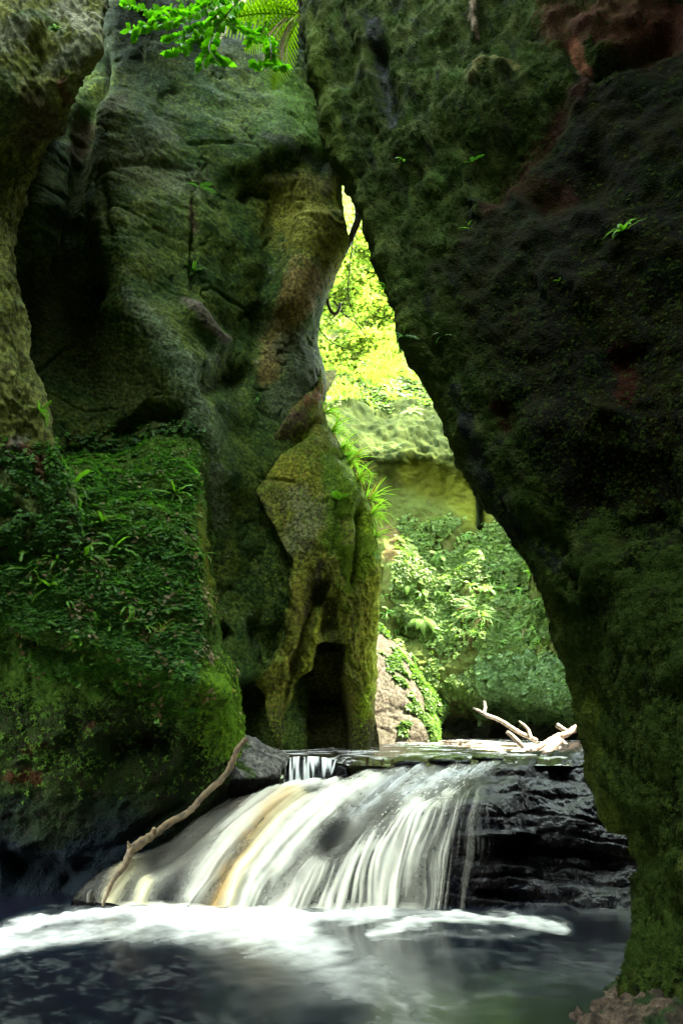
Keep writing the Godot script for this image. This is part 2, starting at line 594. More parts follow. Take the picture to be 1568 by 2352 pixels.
# -------- the mossy slope that bulges out of the left wall down to the pool
func apron() -> void:
	var rows := [
		[V(-250, 990, 10.0), V(0, 1045, 10.2), V(140, 1062, 10.6), V(260, 1020, 10.9), V(350, 985, 11.0), V(425, 945, 11.1), V(440, 950, 11.6)],
		[V(-250, 1090, 8.0), V(0, 1105, 8.45), V(140, 1100, 8.9), V(260, 1085, 9.9), V(360, 1060, 10.15), V(446, 1040, 10.45), V(466, 1050, 11.5)],
		[V(-250, 1200, 7.9), V(0, 1210, 8.5), V(140, 1205, 8.8), V(260, 1195, 9.2), V(370, 1190, 9.5), V(448, 1185, 9.9), V(474, 1190, 11.4)],
		[V(-250, 1330, 7.7), V(0, 1340, 8.3), V(140, 1340, 8.5), V(260, 1340, 8.8), V(372, 1330, 9.1), V(456, 1330, 9.6), V(482, 1330, 11.2)],
		[V(-250, 1400, 7.7), V(0, 1405, 8.3), V(140, 1415, 8.4), V(260, 1420, 8.7), V(375, 1420, 9.0), V(468, 1410, 9.5), V(490, 1410, 11.2)],
		[V(-250, 1460, 7.9), V(0, 1465, 8.5), V(140, 1485, 8.55), V(260, 1500, 8.7), V(385, 1490, 8.9), V(474, 1470, 9.5), V(494, 1470, 11.2)],
		[V(-250, 1570, 8.2), V(0, 1580, 8.7), V(140, 1590, 8.85), V(280, 1600, 8.95), V(420, 1580, 9.1), V(508, 1560, 9.6), V(526, 1560, 11.2)],
		[V(-250, 1690, 8.3), V(0, 1700, 8.75), V(140, 1710, 9.0), V(300, 1710, 9.15), V(436, 1700, 9.4), V(532, 1690, 9.95), V(556, 1690, 11.4)],
		[V(-250, 1800, 8.4), V(0, 1810, 8.85), V(130, 1820, 9.0), V(270, 1830, 9.2), V(400, 1820, 9.5), V(520, 1790, 9.9), V(600, 1790, 11)],
		[V(-250, 1940, 8.6), V(0, 1940, 8.9), V(110, 1940, 9.0), V(200, 1945, 9.1), V(310, 1945, 9.25), V(440, 1890, 9.8), V(560, 1870, 10.5)],
		[V(-250, 2090, 8.8), V(0, 2085, 9.05), V(80, 2085, 9.05), V(160, 2085, 9.05), V(240, 2080, 9.2), V(350, 2030, 9.7), V(450, 1990, 10.4)],
		[V(-250, 2300, 9.0), V(0, 2300, 9.2), V(80, 2300, 9.2), V(160, 2300, 9.2), V(240, 2300, 9.4), V(350, 2250, 9.9), V(450, 2200, 10.4)]]
	var P := grid(rows, [16, 50, 44, 40, 36, 14], [24, 42, 46, 28, 28, 42, 44, 40, 46, 46, 6])
	sculpt(P, L([20, 1440, 80, 1470, 170, 1500, 240, 1490]), 14, -0.22, "ridge")
	sculpt(P, L([0, 1420, 100, 1440, 200, 1470, 300, 1500, 380, 1540, 470, 1590]), 26, 0.14, "ridge")
	sculpt(P, L([380, 1570, 450, 1560, 520, 1610]), 30, 0.15, "ridge")
	sculpt(P, L([180, 1690, 250, 1668, 330, 1655, 420, 1662, 450, 1690]), 14, 0.10, "ridge")
	sculpt(P, L([240, 1720, 330, 1700, 420, 1700]), 42, -0.25, "ridge")
	sculpt(P, L([60, 1700, 130, 1690, 180, 1650]), 20, 0.12, "ridge")
	sculpt(P, L([20, 1960, 90, 1920, 150, 1960, 180, 2020]), 20, 0.10, "ridge")
	sculpt(P, L([0, 2010, 60, 2000, 120, 2010, 170, 2060]), 44, -0.35, "ridge")
	sculpt(P, L([220, 1960, 300, 1930, 360, 1880, 440, 1830]), 14, -0.12, "ridge")
	displace(P, func(p: Vector3, q: Vector2, _n: Vector3) -> float:
		var low := ss(1500, 1640, q.y)
		var h := 0.16 * n_soft.get_noise_3dv(p * 0.8) + 0.06 * n_soft.get_noise_3dv(p * 2.6)
		h += 0.05 * (1.0 - low) * (0.5 - n_cell.get_noise_3dv(p * 5.0))
		h += 0.025 * (0.5 - n_cell.get_noise_3dv(p * 14.0)) * (1.0 - 0.5 * low)
		h += low * 0.04 * n_ridge.get_noise_3dv(p * Vector3(1.6, 3.0, 1.6))
		return h)
	paint(P, L([30, 1780, 90, 1790]), 22, RED * 0.5, 0.7, 1.0)
	paint(P, L([70, 1730, 100, 1700]), 16, RED * 0.4, 0.6, 1.0)
	paint(P, L([205, 1670, 215, 1665]), 12, RED * 0.7, 0.6)
	paint(P, L([480, 1560, 520, 1620, 548, 1700]), 26, Color(0.11, 0.20, 0.014), 0.9)  # mossy edge painted lime where light from the gap falls
	paint(P, L([452, 1170, 465, 1300, 472, 1430]), 13, Color(0.14, 0.16, 0.015), 0.95)
	paint(P, L([100, 1440, 170, 1490, 240, 1500]), 14, Color(0.03, 0.016, 0.012), 0.8)
	color(P, func(p: Vector3, q: Vector2, n: Vector3, h: float) -> Color:
		var a := n_soft.get_noise_3dv(p * 1.3)
		var b := n_soft.get_noise_3dv(p * 4.5 + Vector3(2, 5, 1))
		var low := ss(1500, 1640, q.y + 60.0 * a - 0.35 * (q.x - 300))
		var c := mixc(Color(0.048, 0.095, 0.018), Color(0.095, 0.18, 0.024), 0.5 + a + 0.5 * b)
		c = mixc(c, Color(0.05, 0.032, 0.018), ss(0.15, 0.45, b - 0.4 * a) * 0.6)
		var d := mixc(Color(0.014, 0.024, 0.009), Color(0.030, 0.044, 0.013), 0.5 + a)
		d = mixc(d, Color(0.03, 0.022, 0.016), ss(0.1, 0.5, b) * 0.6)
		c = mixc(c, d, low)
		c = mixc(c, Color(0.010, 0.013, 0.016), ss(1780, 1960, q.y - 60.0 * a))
		c.a = (1.0 - low) * ss(1010, 1060, q.y)
		return c)
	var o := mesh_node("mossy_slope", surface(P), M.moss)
	tag(o, "bulging mossy rock slope with ferns between the left wall and the pool", "rock slope", "", "structure")
	M.apron_patch = P


# -------- the twisted fluted pillar in the middle
func pillar() -> void:
	var t := [
		[850, 715, 13.2, 728, 12.9, 738, 12.8], [890, 700, 12.7, 724, 12.5, 744, 12.6], [960, 648, 12.4, 708, 12.0, 746, 12.5], [1050, 592, 12.2, 685, 11.85, 785, 12.3],
		[1100, 578, 12.2, 695, 11.8, 812, 12.2], [1200, 572, 12.25, 740, 11.75, 852, 12.1], [1290, 570, 12.3, 775, 11.8, 866, 12.2], [1400, 566, 12.35, 765, 12.1, 861, 12.5],
		[1490, 566, 12.4, 750, 12.4, 852, 12.7], [1560, 606, 12.4, 735, 12.6, 853, 12.8], [1640, 622, 12.4, 735, 12.8, 850, 12.9], [1712, 640, 12.5, 740, 12.9, 841, 13.0], [1780, 636, 12.6, 740, 13, 841, 13.1]]
	var rows := []
	for r in t:
		var y: float = r[0]
		var l: float = r[1]
		var m: float = r[3]
		var e: float = r[5]
		rows.append([V(l + 60, y, r[2] + 1.6), V(l, y, r[2]), V((l + m) / 2, y, (r[2] + r[4]) / 2 - 0.12), V(m, y, r[4]), V((m + e) / 2, y, (r[4] + r[6]) / 2 - 0.18), V(e, y, r[6]), V(e - 10, y, r[6] + 1.3), V(e - 120, y, r[6] + 4.5)])
	var P := grid(rows, [6, 30, 30, 34, 34, 6, 6], [14, 24, 32, 20, 36, 34, 40, 34, 28, 30, 26, 6])
	# the dark cave between the two feet, and the flutes
	sculpt(P, L([757, 1540, 746, 1590, 742, 1650, 742, 1700, 742, 1790, 742, 1900]), 45, -2.6, "ridge", 4)
	sculpt(P, L([742, 1610, 742, 1680, 742, 1800, 742, 1900]), 52, -1.2, "ridge", 4)
	sculpt(P, L([760, 1470, 754, 1530, 750, 1640]), 22, -1.6, "ridge", 4)
	sculpt(P, L([612, 1600, 606, 1555, 650, 1480, 664, 1400, 686, 1300, 660, 1250, 628, 1195, 590, 1115, 570, 1060]), 75, 0.26, "step", 10)
	sculpt(P, L([620, 1430, 630, 1480, 640, 1520]), 26, -0.22, "ridge", 4)
	sculpt(P, L([735, 1330, 745, 1400, 755, 1470]), 22, -0.30, "ridge", 6)
	sculpt(P, L([822, 1150, 830, 1230, 818, 1300, 800, 1370]), 12, -0.34, "ridge", 6)
	sculpt(P, L([800, 1080, 805, 1200, 795, 1290]), 16, 0.08, "ridge", 6)
	sculpt(P, L([772, 1130, 778, 1200, 770, 1290]), 9, -0.10, "ridge", 6)
	sculpt(P, L([770, 1310, 730, 1370, 700, 1440, 670, 1540, 650, 1640]), 10, -0.16, "ridge", 6)
	sculpt(P, L([780, 1320, 745, 1390, 722, 1450, 700, 1540, 670, 1650]), 12, 0.12, "ridge", 5)
	sculpt(P, L([690, 1300, 680, 1390, 668, 1480, 630, 1560]), 12, 0.12, "ridge", 5)
	sculpt(P, L([735, 900, 690, 950, 640, 1010, 602, 1070]), 12, 0.22, "ridge", 4)
	sculpt(P, L([742, 960, 690, 1000, 630, 1030, 596, 1085]), 14, -0.24, "ridge", 4)
	sculpt(P, L([585, 1104, 640, 1108, 690, 1112]), 5, -0.05, "ridge", 3)
	# the sides that turn away keep their own shape
	for k in P.h.size():
		P.h[k] = 0.0 if k % P.nu > 133 else maxf(P.h[k], -1.5)
	displace(P, func(p: Vector3, q: Vector2, _n: Vector3) -> float:
		var flute := ss(1240, 1340, q.y)
		var h := 0.06 * n_soft.get_noise_3dv(p * 1.0) + 0.025 * n_soft.get_noise_3dv(p * 3.4)
		h += flute * 0.07 * n_ridge.get_noise_3dv(p * Vector3(3.2, 0.7, 3.2) + Vector3(p.y * 0.8, 0, 0))
		h += 0.007 * (0.5 - n_cell.get_noise_3dv(p * Vector3(9, 5, 9))) * (1.0 + ss(740, 800, q.x))
		return h)
	paint(P, L([735, 890, 700, 935]), 24, RED * 1.25, 0.9, 0.8)
	paint(P, L([700, 960, 650, 1000, 600, 1060]), 17, Color(0.15, 0.085, 0.06), 0.85, 0.8)
	paint(P, L([728, 940, 735, 985]), 14, Color(0.19, 0.18, 0.02), 0.6, 1.2)
	paint(P, L([620, 1060, 680, 1090, 700, 1130]), 50, Color(0.28, 0.26, 0.025), 0.85)  # yellow face painted brighter, as if lit
	paint(P, L([750, 1060, 770, 1150, 760, 1260]), 26, Color(0.12, 0.24, 0.02), 0.8)
	paint(P, L([790, 1080, 820, 1170, 845, 1270, 830, 1310]), 34, Color(0.19, 0.32, 0.016), 0.85)
	paint(P, L([800, 1060, 838, 1150, 860, 1260, 857, 1400, 848, 1560, 840, 1640]), 15, Color(0.30, 0.44, 0.02), 0.85, 0.9, 8)  # painted lit edge facing the chamber
	paint(P, L([690, 1560, 684, 1620, 686, 1650]), 10, Color(0.20, 0.32, 0.015), 0.85, 0.8, 5)  # lit edge of the left foot, also painted
	paint(P, L([855, 1320, 845, 1420, 840, 1560]), 30, Color(0.26, 0.27, 0.02), 0.7, 1.0)  # yellowish light on the right leg, put into the colour
	paint(P, L([730, 1420, 700, 1530, 682, 1640]), 10, Color(0.28, 0.30, 0.02), 0.8, 0.8, 6)  # painted highlight along a flute
	paint(P, L([690, 1330, 675, 1430, 655, 1520]), 9, Color(0.26, 0.25, 0.03), 0.7, 0.8, 6)  # second flute highlight, painted
	paint(P, L([690, 1240, 720, 1180, 690, 1150]), 46, Color(0.24, 0.24, 0.11), 0.7)
	paint(P, L([740, 1300, 722, 1350, 706, 1410]), 14, Color(0.04, 0.026, 0.016), 0.85, 1.2)  # shade of the crease painted dark
	paint(P, L([760, 1380, 765, 1440, 758, 1500]), 18, Color(0.05, 0.045, 0.016), 0.8)  # shadowed brown above the cave, painted on
	var edge := Curve.new()
	edge.max_value = 1000.0
	edge.max_domain = 2000.0
	for k in L([0, 500, 1060, 570, 1115, 590, 1195, 628, 1250, 660, 1300, 686, 1400, 664, 1480, 650, 1555, 606, 1620, 600, 2000, 600]):
		edge.add_point(k, 0, 0, Curve.TANGENT_LINEAR, Curve.TANGENT_LINEAR)
	color(P, func(p: Vector3, q: Vector2, n: Vector3, h: float) -> Color:
		var a := n_soft.get_noise_3dv(p * 1.5)
		var b := n_soft.get_noise_3dv(p * Vector3(7.0, 2.0, 7.0) + Vector3(2, 5, 1))
		var c := mixc(Color(0.17, 0.17, 0.030), Color(0.26, 0.25, 0.028), 0.5 + a)
		c = mixc(c, Color(0.08, 0.065, 0.026), ss(0.05, 0.45, b) * 0.75)
		c *= 1.0 + 0.35 * n_soft.get_noise_3dv(Vector3(p.x * 12.0, p.y * 2.5 + p.x * 4.0, p.z * 12.0))
		c = mixc(c, Color(0.10, 0.16, 0.014), ss(0.0, 0.6, n.y + 0.5 * a) * 0.6)
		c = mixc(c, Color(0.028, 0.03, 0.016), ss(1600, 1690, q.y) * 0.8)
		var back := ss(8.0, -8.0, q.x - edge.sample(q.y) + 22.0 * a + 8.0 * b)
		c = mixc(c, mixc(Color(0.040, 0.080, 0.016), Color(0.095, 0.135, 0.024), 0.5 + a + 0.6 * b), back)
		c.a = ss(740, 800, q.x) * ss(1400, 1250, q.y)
		return c)
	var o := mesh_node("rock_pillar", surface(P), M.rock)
	tag(o, "twisted yellow-green rock pillar with a hooked top and dark cave between its feet", "rock pillar", "", "structure")
	M.pillar_patch = P


# -------- the overhanging wall on the right
func right_wall() -> void:
	var t := [[-520, 900, 9.6, 7.6], [-200, 735, 9.2, 6.9], [0, 692, 8.9, 6.4], [150, 722, 8.7, 6.1], [300, 760, 8.5, 6.0], [450, 815, 8.3, 5.9], [600, 877, 8.1, 5.8], [730, 920, 7.9, 5.75], [860, 976, 7.8, 5.7], [980, 1028, 7.7, 5.7],
		[1110, 1102, 7.6, 5.7], [1230, 1182, 7.45, 5.6], [1330, 1246, 7.3, 5.4], [1470, 1292, 7.2, 5.25], [1600, 1338, 7.1, 5.2], [1700, 1352, 7.0, 5.2], [1800, 1380, 6.9, 5.2], [1900, 1420, 6.8, 5.25],
		[2040, 1465, 6.7, 5.3], [2150, 1468, 6.5, 5.3], [2290, 1448, 6.2, 5.2], [2480, 1440, 6.0, 5.0]]
	var rows := []
	for r in t:
		var y: float = r[0]
		var x: float = r[1]
		var d: float = r[2]
		var g: float = r[3]
		var w := 1600.0 - x
		var back := 6.8 - 3.6 * ss(860.0, 1230.0, y)  # unseen back drawn deep to shade the fall from the sun
		rows.append([V(x + 330, y, d + back), V(x + 60, y, d + back * (0.6 + 0.35 * ss(720.0, 480.0, y))), V(x + 12, y, d + 1.2), V(x, y, d + 0.1), V(x + 0.08 * w + 6, y, d - 0.28), V(x + 0.3 * w, y, lerpf(d, g, 0.38)), V(x + 0.6 * w, y, lerpf(d, g, 0.68)), V(1600, y, g), V(1900, y, g - 0.9), V(2500, y, g - 2.2)])
	var P := grid(rows, [8, 8, 10, 26, 60, 80, 90, 14, 8], [24, 24, 44, 44, 44, 44, 40, 40, 36, 40, 36, 32, 44, 40, 32, 32, 32, 40, 34, 40, 10])
	var block := "step"
	sculpt(P, L([1090, 470, 1130, 390, 1180, 330, 1250, 280, 1325, 200]), 46, -0.30, "ridge", 10)
	sculpt(P, L([1400, -20, 1290, 60, 1320, 130, 1340, 170]), 20, -0.12, "ridge", 6)
	sculpt(P, L([1340, 185, 1450, 120, 1568, 60]), 22, -0.32, "ridge", 6)
	sculpt(P, L([1200, 480, 1290, 420, 1420, 380]), 70, -0.22, "ridge", 10)
	sculpt(P, L([1050, 520, 1062, 490, 1075, 455]), 18, -0.10, "ridge", 8)
	sculpt(P, L([1080, 720, 1150, 640, 1210, 570, 1260, 600, 1340, 680, 1420, 770]), 26, 0.07, "ridge", 16)
	sculpt(P, L([1110, 740, 1180, 680, 1240, 640]), 60, -0.10, "ridge", 12)
	sculpt(P, L([1420, 780, 1440, 850, 1400, 950]), 60, -0.14, "ridge", 12)
	sculpt(P, L([1290, 480, 1420, 530, 1500, 640]), 26, 0.05, "ridge", 14)
	sculpt(P, L([1380, 1245, 1430, 1220, 1480, 1205, 1580, 1200]), 44, -0.24, "ridge", 40)
	sculpt(P, L([1300, 1140, 1420, 1120, 1568, 1080]), 80, -0.22, "ridge", 16)
	sculpt(P, L([1340, 1320, 1400, 1285, 1460, 1270, 1600, 1250]), 50, 0.08, "ridge", 40)
	sculpt(P, L([1120, 930, 1170, 960, 1140, 1010]), 30, -0.10, "ridge", 10)
	sculpt(P, L([1230, 1200, 1280, 1260, 1310, 1290]), 24, -0.14, "ridge", 10)
	sculpt(P, L([860, 90, 880, 180, 900, 290]), 24, -0.22, "ridge", 8)
	sculpt(P, L([820, 30, 850, 200, 880, 330]), 12, 0.10, "ridge", 8)
	sculpt(P, L([1095, 0, 1090, 40, 1100, 110]), 14, 0.16, "ridge", 6)
	sculpt(P, L([1090, 220, 1120, 160, 1180, 170]), 22, 0.16, "ridge", 6)
	sculpt(P, L([1430, 1900, 1455, 1960, 1475, 2010]), 14, -0.22, "ridge", 6)
	displace(P, func(p: Vector3, q: Vector2, _n: Vector3) -> float:
		var bare := ss(-0.14, 0.16, ((q.y - 480) + 1.15 * (q.x - 1090)) / 500.0 + 0.25 * n_soft.get_noise_3dv(p * 1.5)) * ss(1340, 1160, q.y + 150.0 * n_soft.get_noise_3dv(p * 1.1)) * ss(0.0, 160.0, q.x - lerpf(880.0, 1260.0, clampf((q.y - 600.0) / 720.0, 0.0, 1.0)))
		var h := 0.18 * n_soft.get_noise_3dv(p * 0.6) + 0.07 * n_soft.get_noise_3dv(p * 1.9)
		var wp := p + Vector3(0.08, 0.04, 0.08) * n_soft.get_noise_3dv(p * 3.0)
		h += (1.0 - 0.7 * bare) * (0.030 * (0.5 - n_cell.get_noise_3dv(wp * Vector3(5.5, 2.6, 5.5))) + 0.020 * (0.5 - n_cell.get_noise_3dv(wp * Vector3(17.0, 9.0, 17.0))))
		h += (1.0 - bare) * 0.05 * n_ridge.get_noise_3dv(p * Vector3(2.6, 0.9, 2.6))
		h += bare * 0.05 * (n_crack.get_noise_3dv(p * Vector3(0.6, 0.9, 0.6)) + 0.3)
		return h)
	paint(P, L([715, 60, 745, 200, 790, 380, 850, 520, 900, 680, 960, 820, 1010, 960, 1090, 1090]), 34, Color(0.085, 0.12, 0.02), 0.75, 1.2)
	paint(P, L([1270, 1330, 1320, 1480, 1360, 1660, 1400, 1820, 1450, 1950]), 40, Color(0.085, 0.12, 0.016), 0.7, 1.2)
	paint(P, L([1290, 60, 1400, 60, 1568, 30]), 80, RED * 0.45, 0.8, 0.7)
	paint(P, L([1310, 100, 1340, 160]), 20, RED * 1.3, 0.8)
	paint(P, L([1340, 200, 1200, 340, 1120, 470]), 30, Color(0.030, 0.009, 0.006), 0.7, 1.0)
	paint(P, L([1150, 400, 1280, 430]), 50, Color(0.035, 0.012, 0.008), 0.6)
	paint(P, L([1420, 800, 1430, 900]), 40, Color(0.035, 0.012, 0.008), 0.8)
	paint(P, L([1140, 930, 1160, 980]), 30, Color(0.04, 0.012, 0.008), 0.8)
	paint(P, L([1050, 900, 1120, 1090, 1200, 1220, 1300, 1300]), 26, Color(0.02, 0.02, 0.026), 0.8)
	paint(P, L([862, 60, 880, 180, 900, 280]), 22, Color(0.05, 0.05, 0.06), 0.7, 1.2)
	paint(P, L([1097, 0, 1088, 40, 1100, 90]), 10, Color(0.30, 0.22, 0.15), 0.9)
	paint(P, L([1090, 200, 1120, 150, 1180, 160]), 16, Color(0.16, 0.15, 0.05), 0.8, 1.0)
	color(P, func(p: Vector3, q: Vector2, n: Vector3, h: float) -> Color:
		var bare := ss(-0.14, 0.16, ((q.y - 480) + 1.15 * (q.x - 1090)) / 500.0 + 0.25 * n_soft.get_noise_3dv(p * 1.5)) * ss(1340, 1160, q.y + 150.0 * n_soft.get_noise_3dv(p * 1.1)) * ss(0.0, 160.0, q.x - lerpf(880.0, 1260.0, clampf((q.y - 600.0) / 720.0, 0.0, 1.0)))
		var a := n_soft.get_noise_3dv(p * 1.2)
		var b := n_soft.get_noise_3dv(p * Vector3(9.0, 4.0, 9.0) + Vector3(2, 5, 1))
		var c := mixc(Color(0.026, 0.042, 0.010), Color(0.062, 0.078, 0.018), 0.5 + 0.7 * a + 0.7 * b)
		c = mixc(c, Color(0.035, 0.080, 0.012), ss(0.0, 0.4, a) * 0.6)
		c = mixc(c, Color(0.10, 0.085, 0.04), ss(0.25, 0.55, b - 0.3 * a) * 0.4)
		var d := mixc(Color(0.009, 0.012, 0.006), Color(0.016, 0.008, 0.006), 0.5 + a)
		c = mixc(c, d, bare * 0.85)
		c = mixc(c, Color(0.032, 0.048, 0.008), ss(1250, 1340, q.y) * 0.6)
		c *= 1.0 - 0.5 * ss(1000, 1400, q.x)  # wall's shade towards the right, multiplied into the colour
		var drip := n_soft.get_noise_3dv(Vector3(p.x * 4.5 + p.y * 1.2, p.y * 0.7, p.z * 4.5) + Vector3(3, 3, 3))
		c = mixc(c, Color(0.010, 0.012, 0.008), ss(0.08, 0.38, drip) * 0.75)
		c = mixc(c, Color(0.075, 0.095, 0.020), ss(0.12, 0.42, -drip) * (1.0 - bare) * 0.6)
		c.a = (1.0 - bare)
		return c)
	var o := mesh_node("overhanging_wall", surface(P), M.moss)
	tag(o, "dark mossy overhanging rock wall filling the right side", "rock wall", "", "structure")
	M.right_patch = P


# -------- the wall at the far side of the chamber, with the slope above it
func far_wall() -> void:
	var t := [[380, 34.0], [560, 30.0], [700, 27.0], [850, 23.5], [920, 21.8], [980, 20.4], [1040, 19.4], [1085, 19.6], [1150, 20.0], [1250, 19.6], [1400, 18.9], [1540, 18.5], [1600, 18.6], [1625, 19.6], [1670, 20.4], [1710, 20.6], [1760, 20.6]]
	var rows := []
	for r in t:
		var y: float = r[0]
		var d: float = r[1]
		var k := ss(1550, 1640, y)
		rows.append([V(560, maxf(y, lerpf(y, 1010.0, 0.85)), d - 0.5), V(720, y, d), V(860, y, d + 0.4), V(980, y, d + 0.2), V(1080, y, d - 0.3 + 0.3 * k), V(1170, y, d - 0.4), V(1260, y, d - 1.0 - 0.3 * k), V(1350, y, d - 2.2 - 0.3 * k), V(1480, maxf(y, lerpf(y, 1010.0, 0.85)), d - 4.0), V(1700, maxf(y, lerpf(y, 1010.0, 0.85)), d - 8)])
	var P := grid(rows, [14, 40, 40, 40, 36, 36, 36, 20, 8], [20, 26, 36, 26, 22, 22, 18, 24, 34, 48, 46, 22, 12, 18, 16, 4])
	sculpt(P, L([850, 1098, 900, 1060, 950, 1042, 990, 1050, 1020, 1070, 1060, 1080, 1090, 1070]), 14, 0.16, "ridge", 4)
	sculpt(P, L([870, 1130, 950, 1090, 1050, 1110]), 50, -0.4, "ridge", 8)
	sculpt(P, L([1105, 1120, 1100, 1220]), 11, -0.5, "ridge", 3)
	sculpt(P, L([1210, 1230, 1260, 1350, 1300, 1430, 1340, 1500]), 22, 0.5, "ridge", 8)
	sculpt(P, L([860, 1290, 900, 1300, 930, 1380]), 40, 0.4, "ridge", 8)
	sculpt(P, L([900, 1430, 940, 1450, 1000, 1470]), 22, -0.4, "ridge", 8)
	displace(P, func(p: Vector3, q: Vector2, _n: Vector3) -> float:
		var h := 0.35 * n_soft.get_noise_3dv(p * 0.45) + 0.12 * n_soft.get_noise_3dv(p * 1.5)
		h += 0.06 * (0.5 - n_cell.get_noise_3dv(p * 4.0)) + 0.08 * n_ridge.get_noise_3dv(p * Vector3(1.2, 1.8, 1.2))
		return h)
	paint(P, L([950, 1090, 1060, 1130, 1090, 1180]), 60, Color(0.13, 0.15, 0.016), 0.8)  # lit patch under the arch, painted yellow-green
	paint(P, L([880, 1230, 920, 1250, 900, 1300]), 30, Color(0.16, 0.10, 0.05), 0.7)
	paint(P, L([1325, 1625, 1330, 1640]), 18, Color(0.40, 0.38, 0.42), 0.9)
	paint(P, L([1100, 1130, 1103, 1215]), 12, Color(0.012, 0.03, 0.012), 0.9, 0.3, 3)  # crevice shade painted as a dark strip
	paint(P, L([1020, 1660, 1150, 1680, 1320, 1690]), 45, BLACK, 0.9, 0.5)  # darkness of the low cave painted on its back
	color(P, func(p: Vector3, q: Vector2, n: Vector3, h: float) -> Color:
		var a := n_soft.get_noise_3dv(p * 0.7)
		var b := n_soft.get_noise_3dv(p * 2.5 + Vector3(2, 5, 1))
		var c := mixc(Color(0.08, 0.11, 0.025), Color(0.13, 0.165, 0.04), 0.5 + a)
		c = mixc(c, Color(0.10, 0.08, 0.04), ss(0.1, 0.5, b) * 0.6)
		c = mixc(c, Color(0.09, 0.13, 0.03), ss(0.2, 0.7, n.y + 0.3 * b) * 0.8)
		c = mixc(c, Color(0.16, 0.12, 0.07), ss(0.15, 0.4, b - a) * ss(960, 880, q.y) * 0.7)
		c = mixc(c, mixc(Color(0.020, 0.032, 0.009), Color(0.055, 0.075, 0.020), 0.5 + a + b), ss(1090, 1050, q.y) * ss(830, 890, q.y))  # brow darkened in colour to hold down the sun on it
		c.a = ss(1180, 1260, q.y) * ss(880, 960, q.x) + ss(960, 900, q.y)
		return c)
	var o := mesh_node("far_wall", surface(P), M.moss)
	tag(o, "sunlit mossy rock wall closing the chamber behind the stream", "rock wall", "", "structure")
	M.far_patch = P


func far_bank() -> void:
	var rows := [
		[V(700, 1380, 18.9), V(800, 1400, 18.8), V(858, 1430, 18.7), V(890, 1462, 18.6), V(930, 1490, 18.8)],
		[V(700, 1470, 17.7), V(800, 1470, 17.7), V(868, 1490, 17.7), V(925, 1525, 17.8), V(985, 1570, 18.6)],
		[V(700, 1550, 17.1), V(800, 1550, 17.1), V(880, 1565, 17.1), V(955, 1590, 17.3), V(1020, 1620, 18.5)],
		[V(700, 1630, 16.7), V(800, 1630, 16.7), V(890, 1635, 16.7), V(970, 1640, 17.0), V(1008, 1650, 18.4)],
		[V(700, 1680, 16.4), V(800, 1680, 16.4), V(900, 1680, 16.4), V(985, 1680, 16.7), V(1004, 1682, 18.2)],
		[V(700, 1730, 16.2), V(800, 1730, 16.2), V(900, 1730, 16.2), V(985, 1730, 16.6), V(1004, 1730, 18.2)]]
	var P := grid(rows, [10, 40, 44, 20], [30, 34, 34, 30, 16])
	sculpt(P, L([850, 1640, 920, 1630, 980, 1650]), 6, -0.06, "ridge", 4)
	displace(P, func(p: Vector3, q: Vector2, _n: Vector3) -> float:
		var s := p.y * 3.0 + p.x * 0.9 + 0.5 * n_soft.get_noise_3dv(p * 0.8)
		return 0.10 * n_soft.get_noise_3dv(p * 0.8) + 0.03 * n_soft.get_noise_3dv(p * 4.0) - 0.012 * pow(1.0 - absf(sin(PI * s)), 3.0))
	color(P, func(p: Vector3, q: Vector2, n: Vector3, h: float) -> Color:
		var a := n_soft.get_noise_3dv(p * 1.1)
		var b := n_soft.get_noise_3dv(p * 5.0)
		var c := mixc(Color(0.055, 0.052, 0.032), Color(0.115, 0.10, 0.07), 0.5 + b)
		c = mixc(c, Color(0.11, 0.17, 0.03), ss(0.0, 0.3, a + 0.3 * b + (q.x - 925 - 0.25 * (q.y - 1550)) / 160.0))
		c.a = ss(0.0, 0.3, a + (q.x - 935 - 0.25 * (q.y - 1550)) / 130.0)
		return c)
	var o := mesh_node("sloping_bank", surface(P), M.rock)
	tag(o, "sunlit pinkish stone bank sloping to the stream beside the pillar", "rock bank", "", "structure")
	M.bank_patch = P


# -------- the rock that the water runs over
const FLOW := [
	[520, 1835, 455, 1880, 385, 1940, 300, 1975, 225, 2010, 165, 2070], [600, 1815, 545, 1860, 470, 1930, 400, 1985, 330, 2020, 270, 2080],
	[690, 1800, 640, 1835, 560, 1890, 500, 1960, 450, 2030, 400, 2085], [760, 1790, 690, 1830, 620, 1890, 560, 1960, 505, 2030, 470, 2088],
	[850, 1772, 770, 1820, 700, 1880, 630, 1960, 570, 2030, 540, 2090], [930, 1762, 860, 1815, 800, 1875, 735, 1945, 680, 2010, 640, 2092],
	[1020, 1757, 960, 1800, 900, 1850, 850, 1910, 800, 1985, 770, 2094], [1100, 1754, 1060, 1790, 1020, 1830, 965, 1875, 930, 1965, 910, 2094],
	[1170, 1750, 1130, 1780, 1085, 1815, 1070, 1850, 1050, 1950, 1035, 2094],
	[1225, 1747, 1195, 1785, 1165, 1820, 1150, 1862, 1140, 1955, 1130, 2094]]
const FLOW_D := [10.3, 9.8, 9.35, 8.95, 8.7, 8.5]


func flow_rows(lift: float) -> Array:
	var rows := []
	for s in 6:
		var line := []
		for k in FLOW.size():
			var f: Array = FLOW[k]
			line.append(V(f[2 * s], f[2 * s + 1], FLOW_D[s] - lift))
		rows.append(line)
	return rows


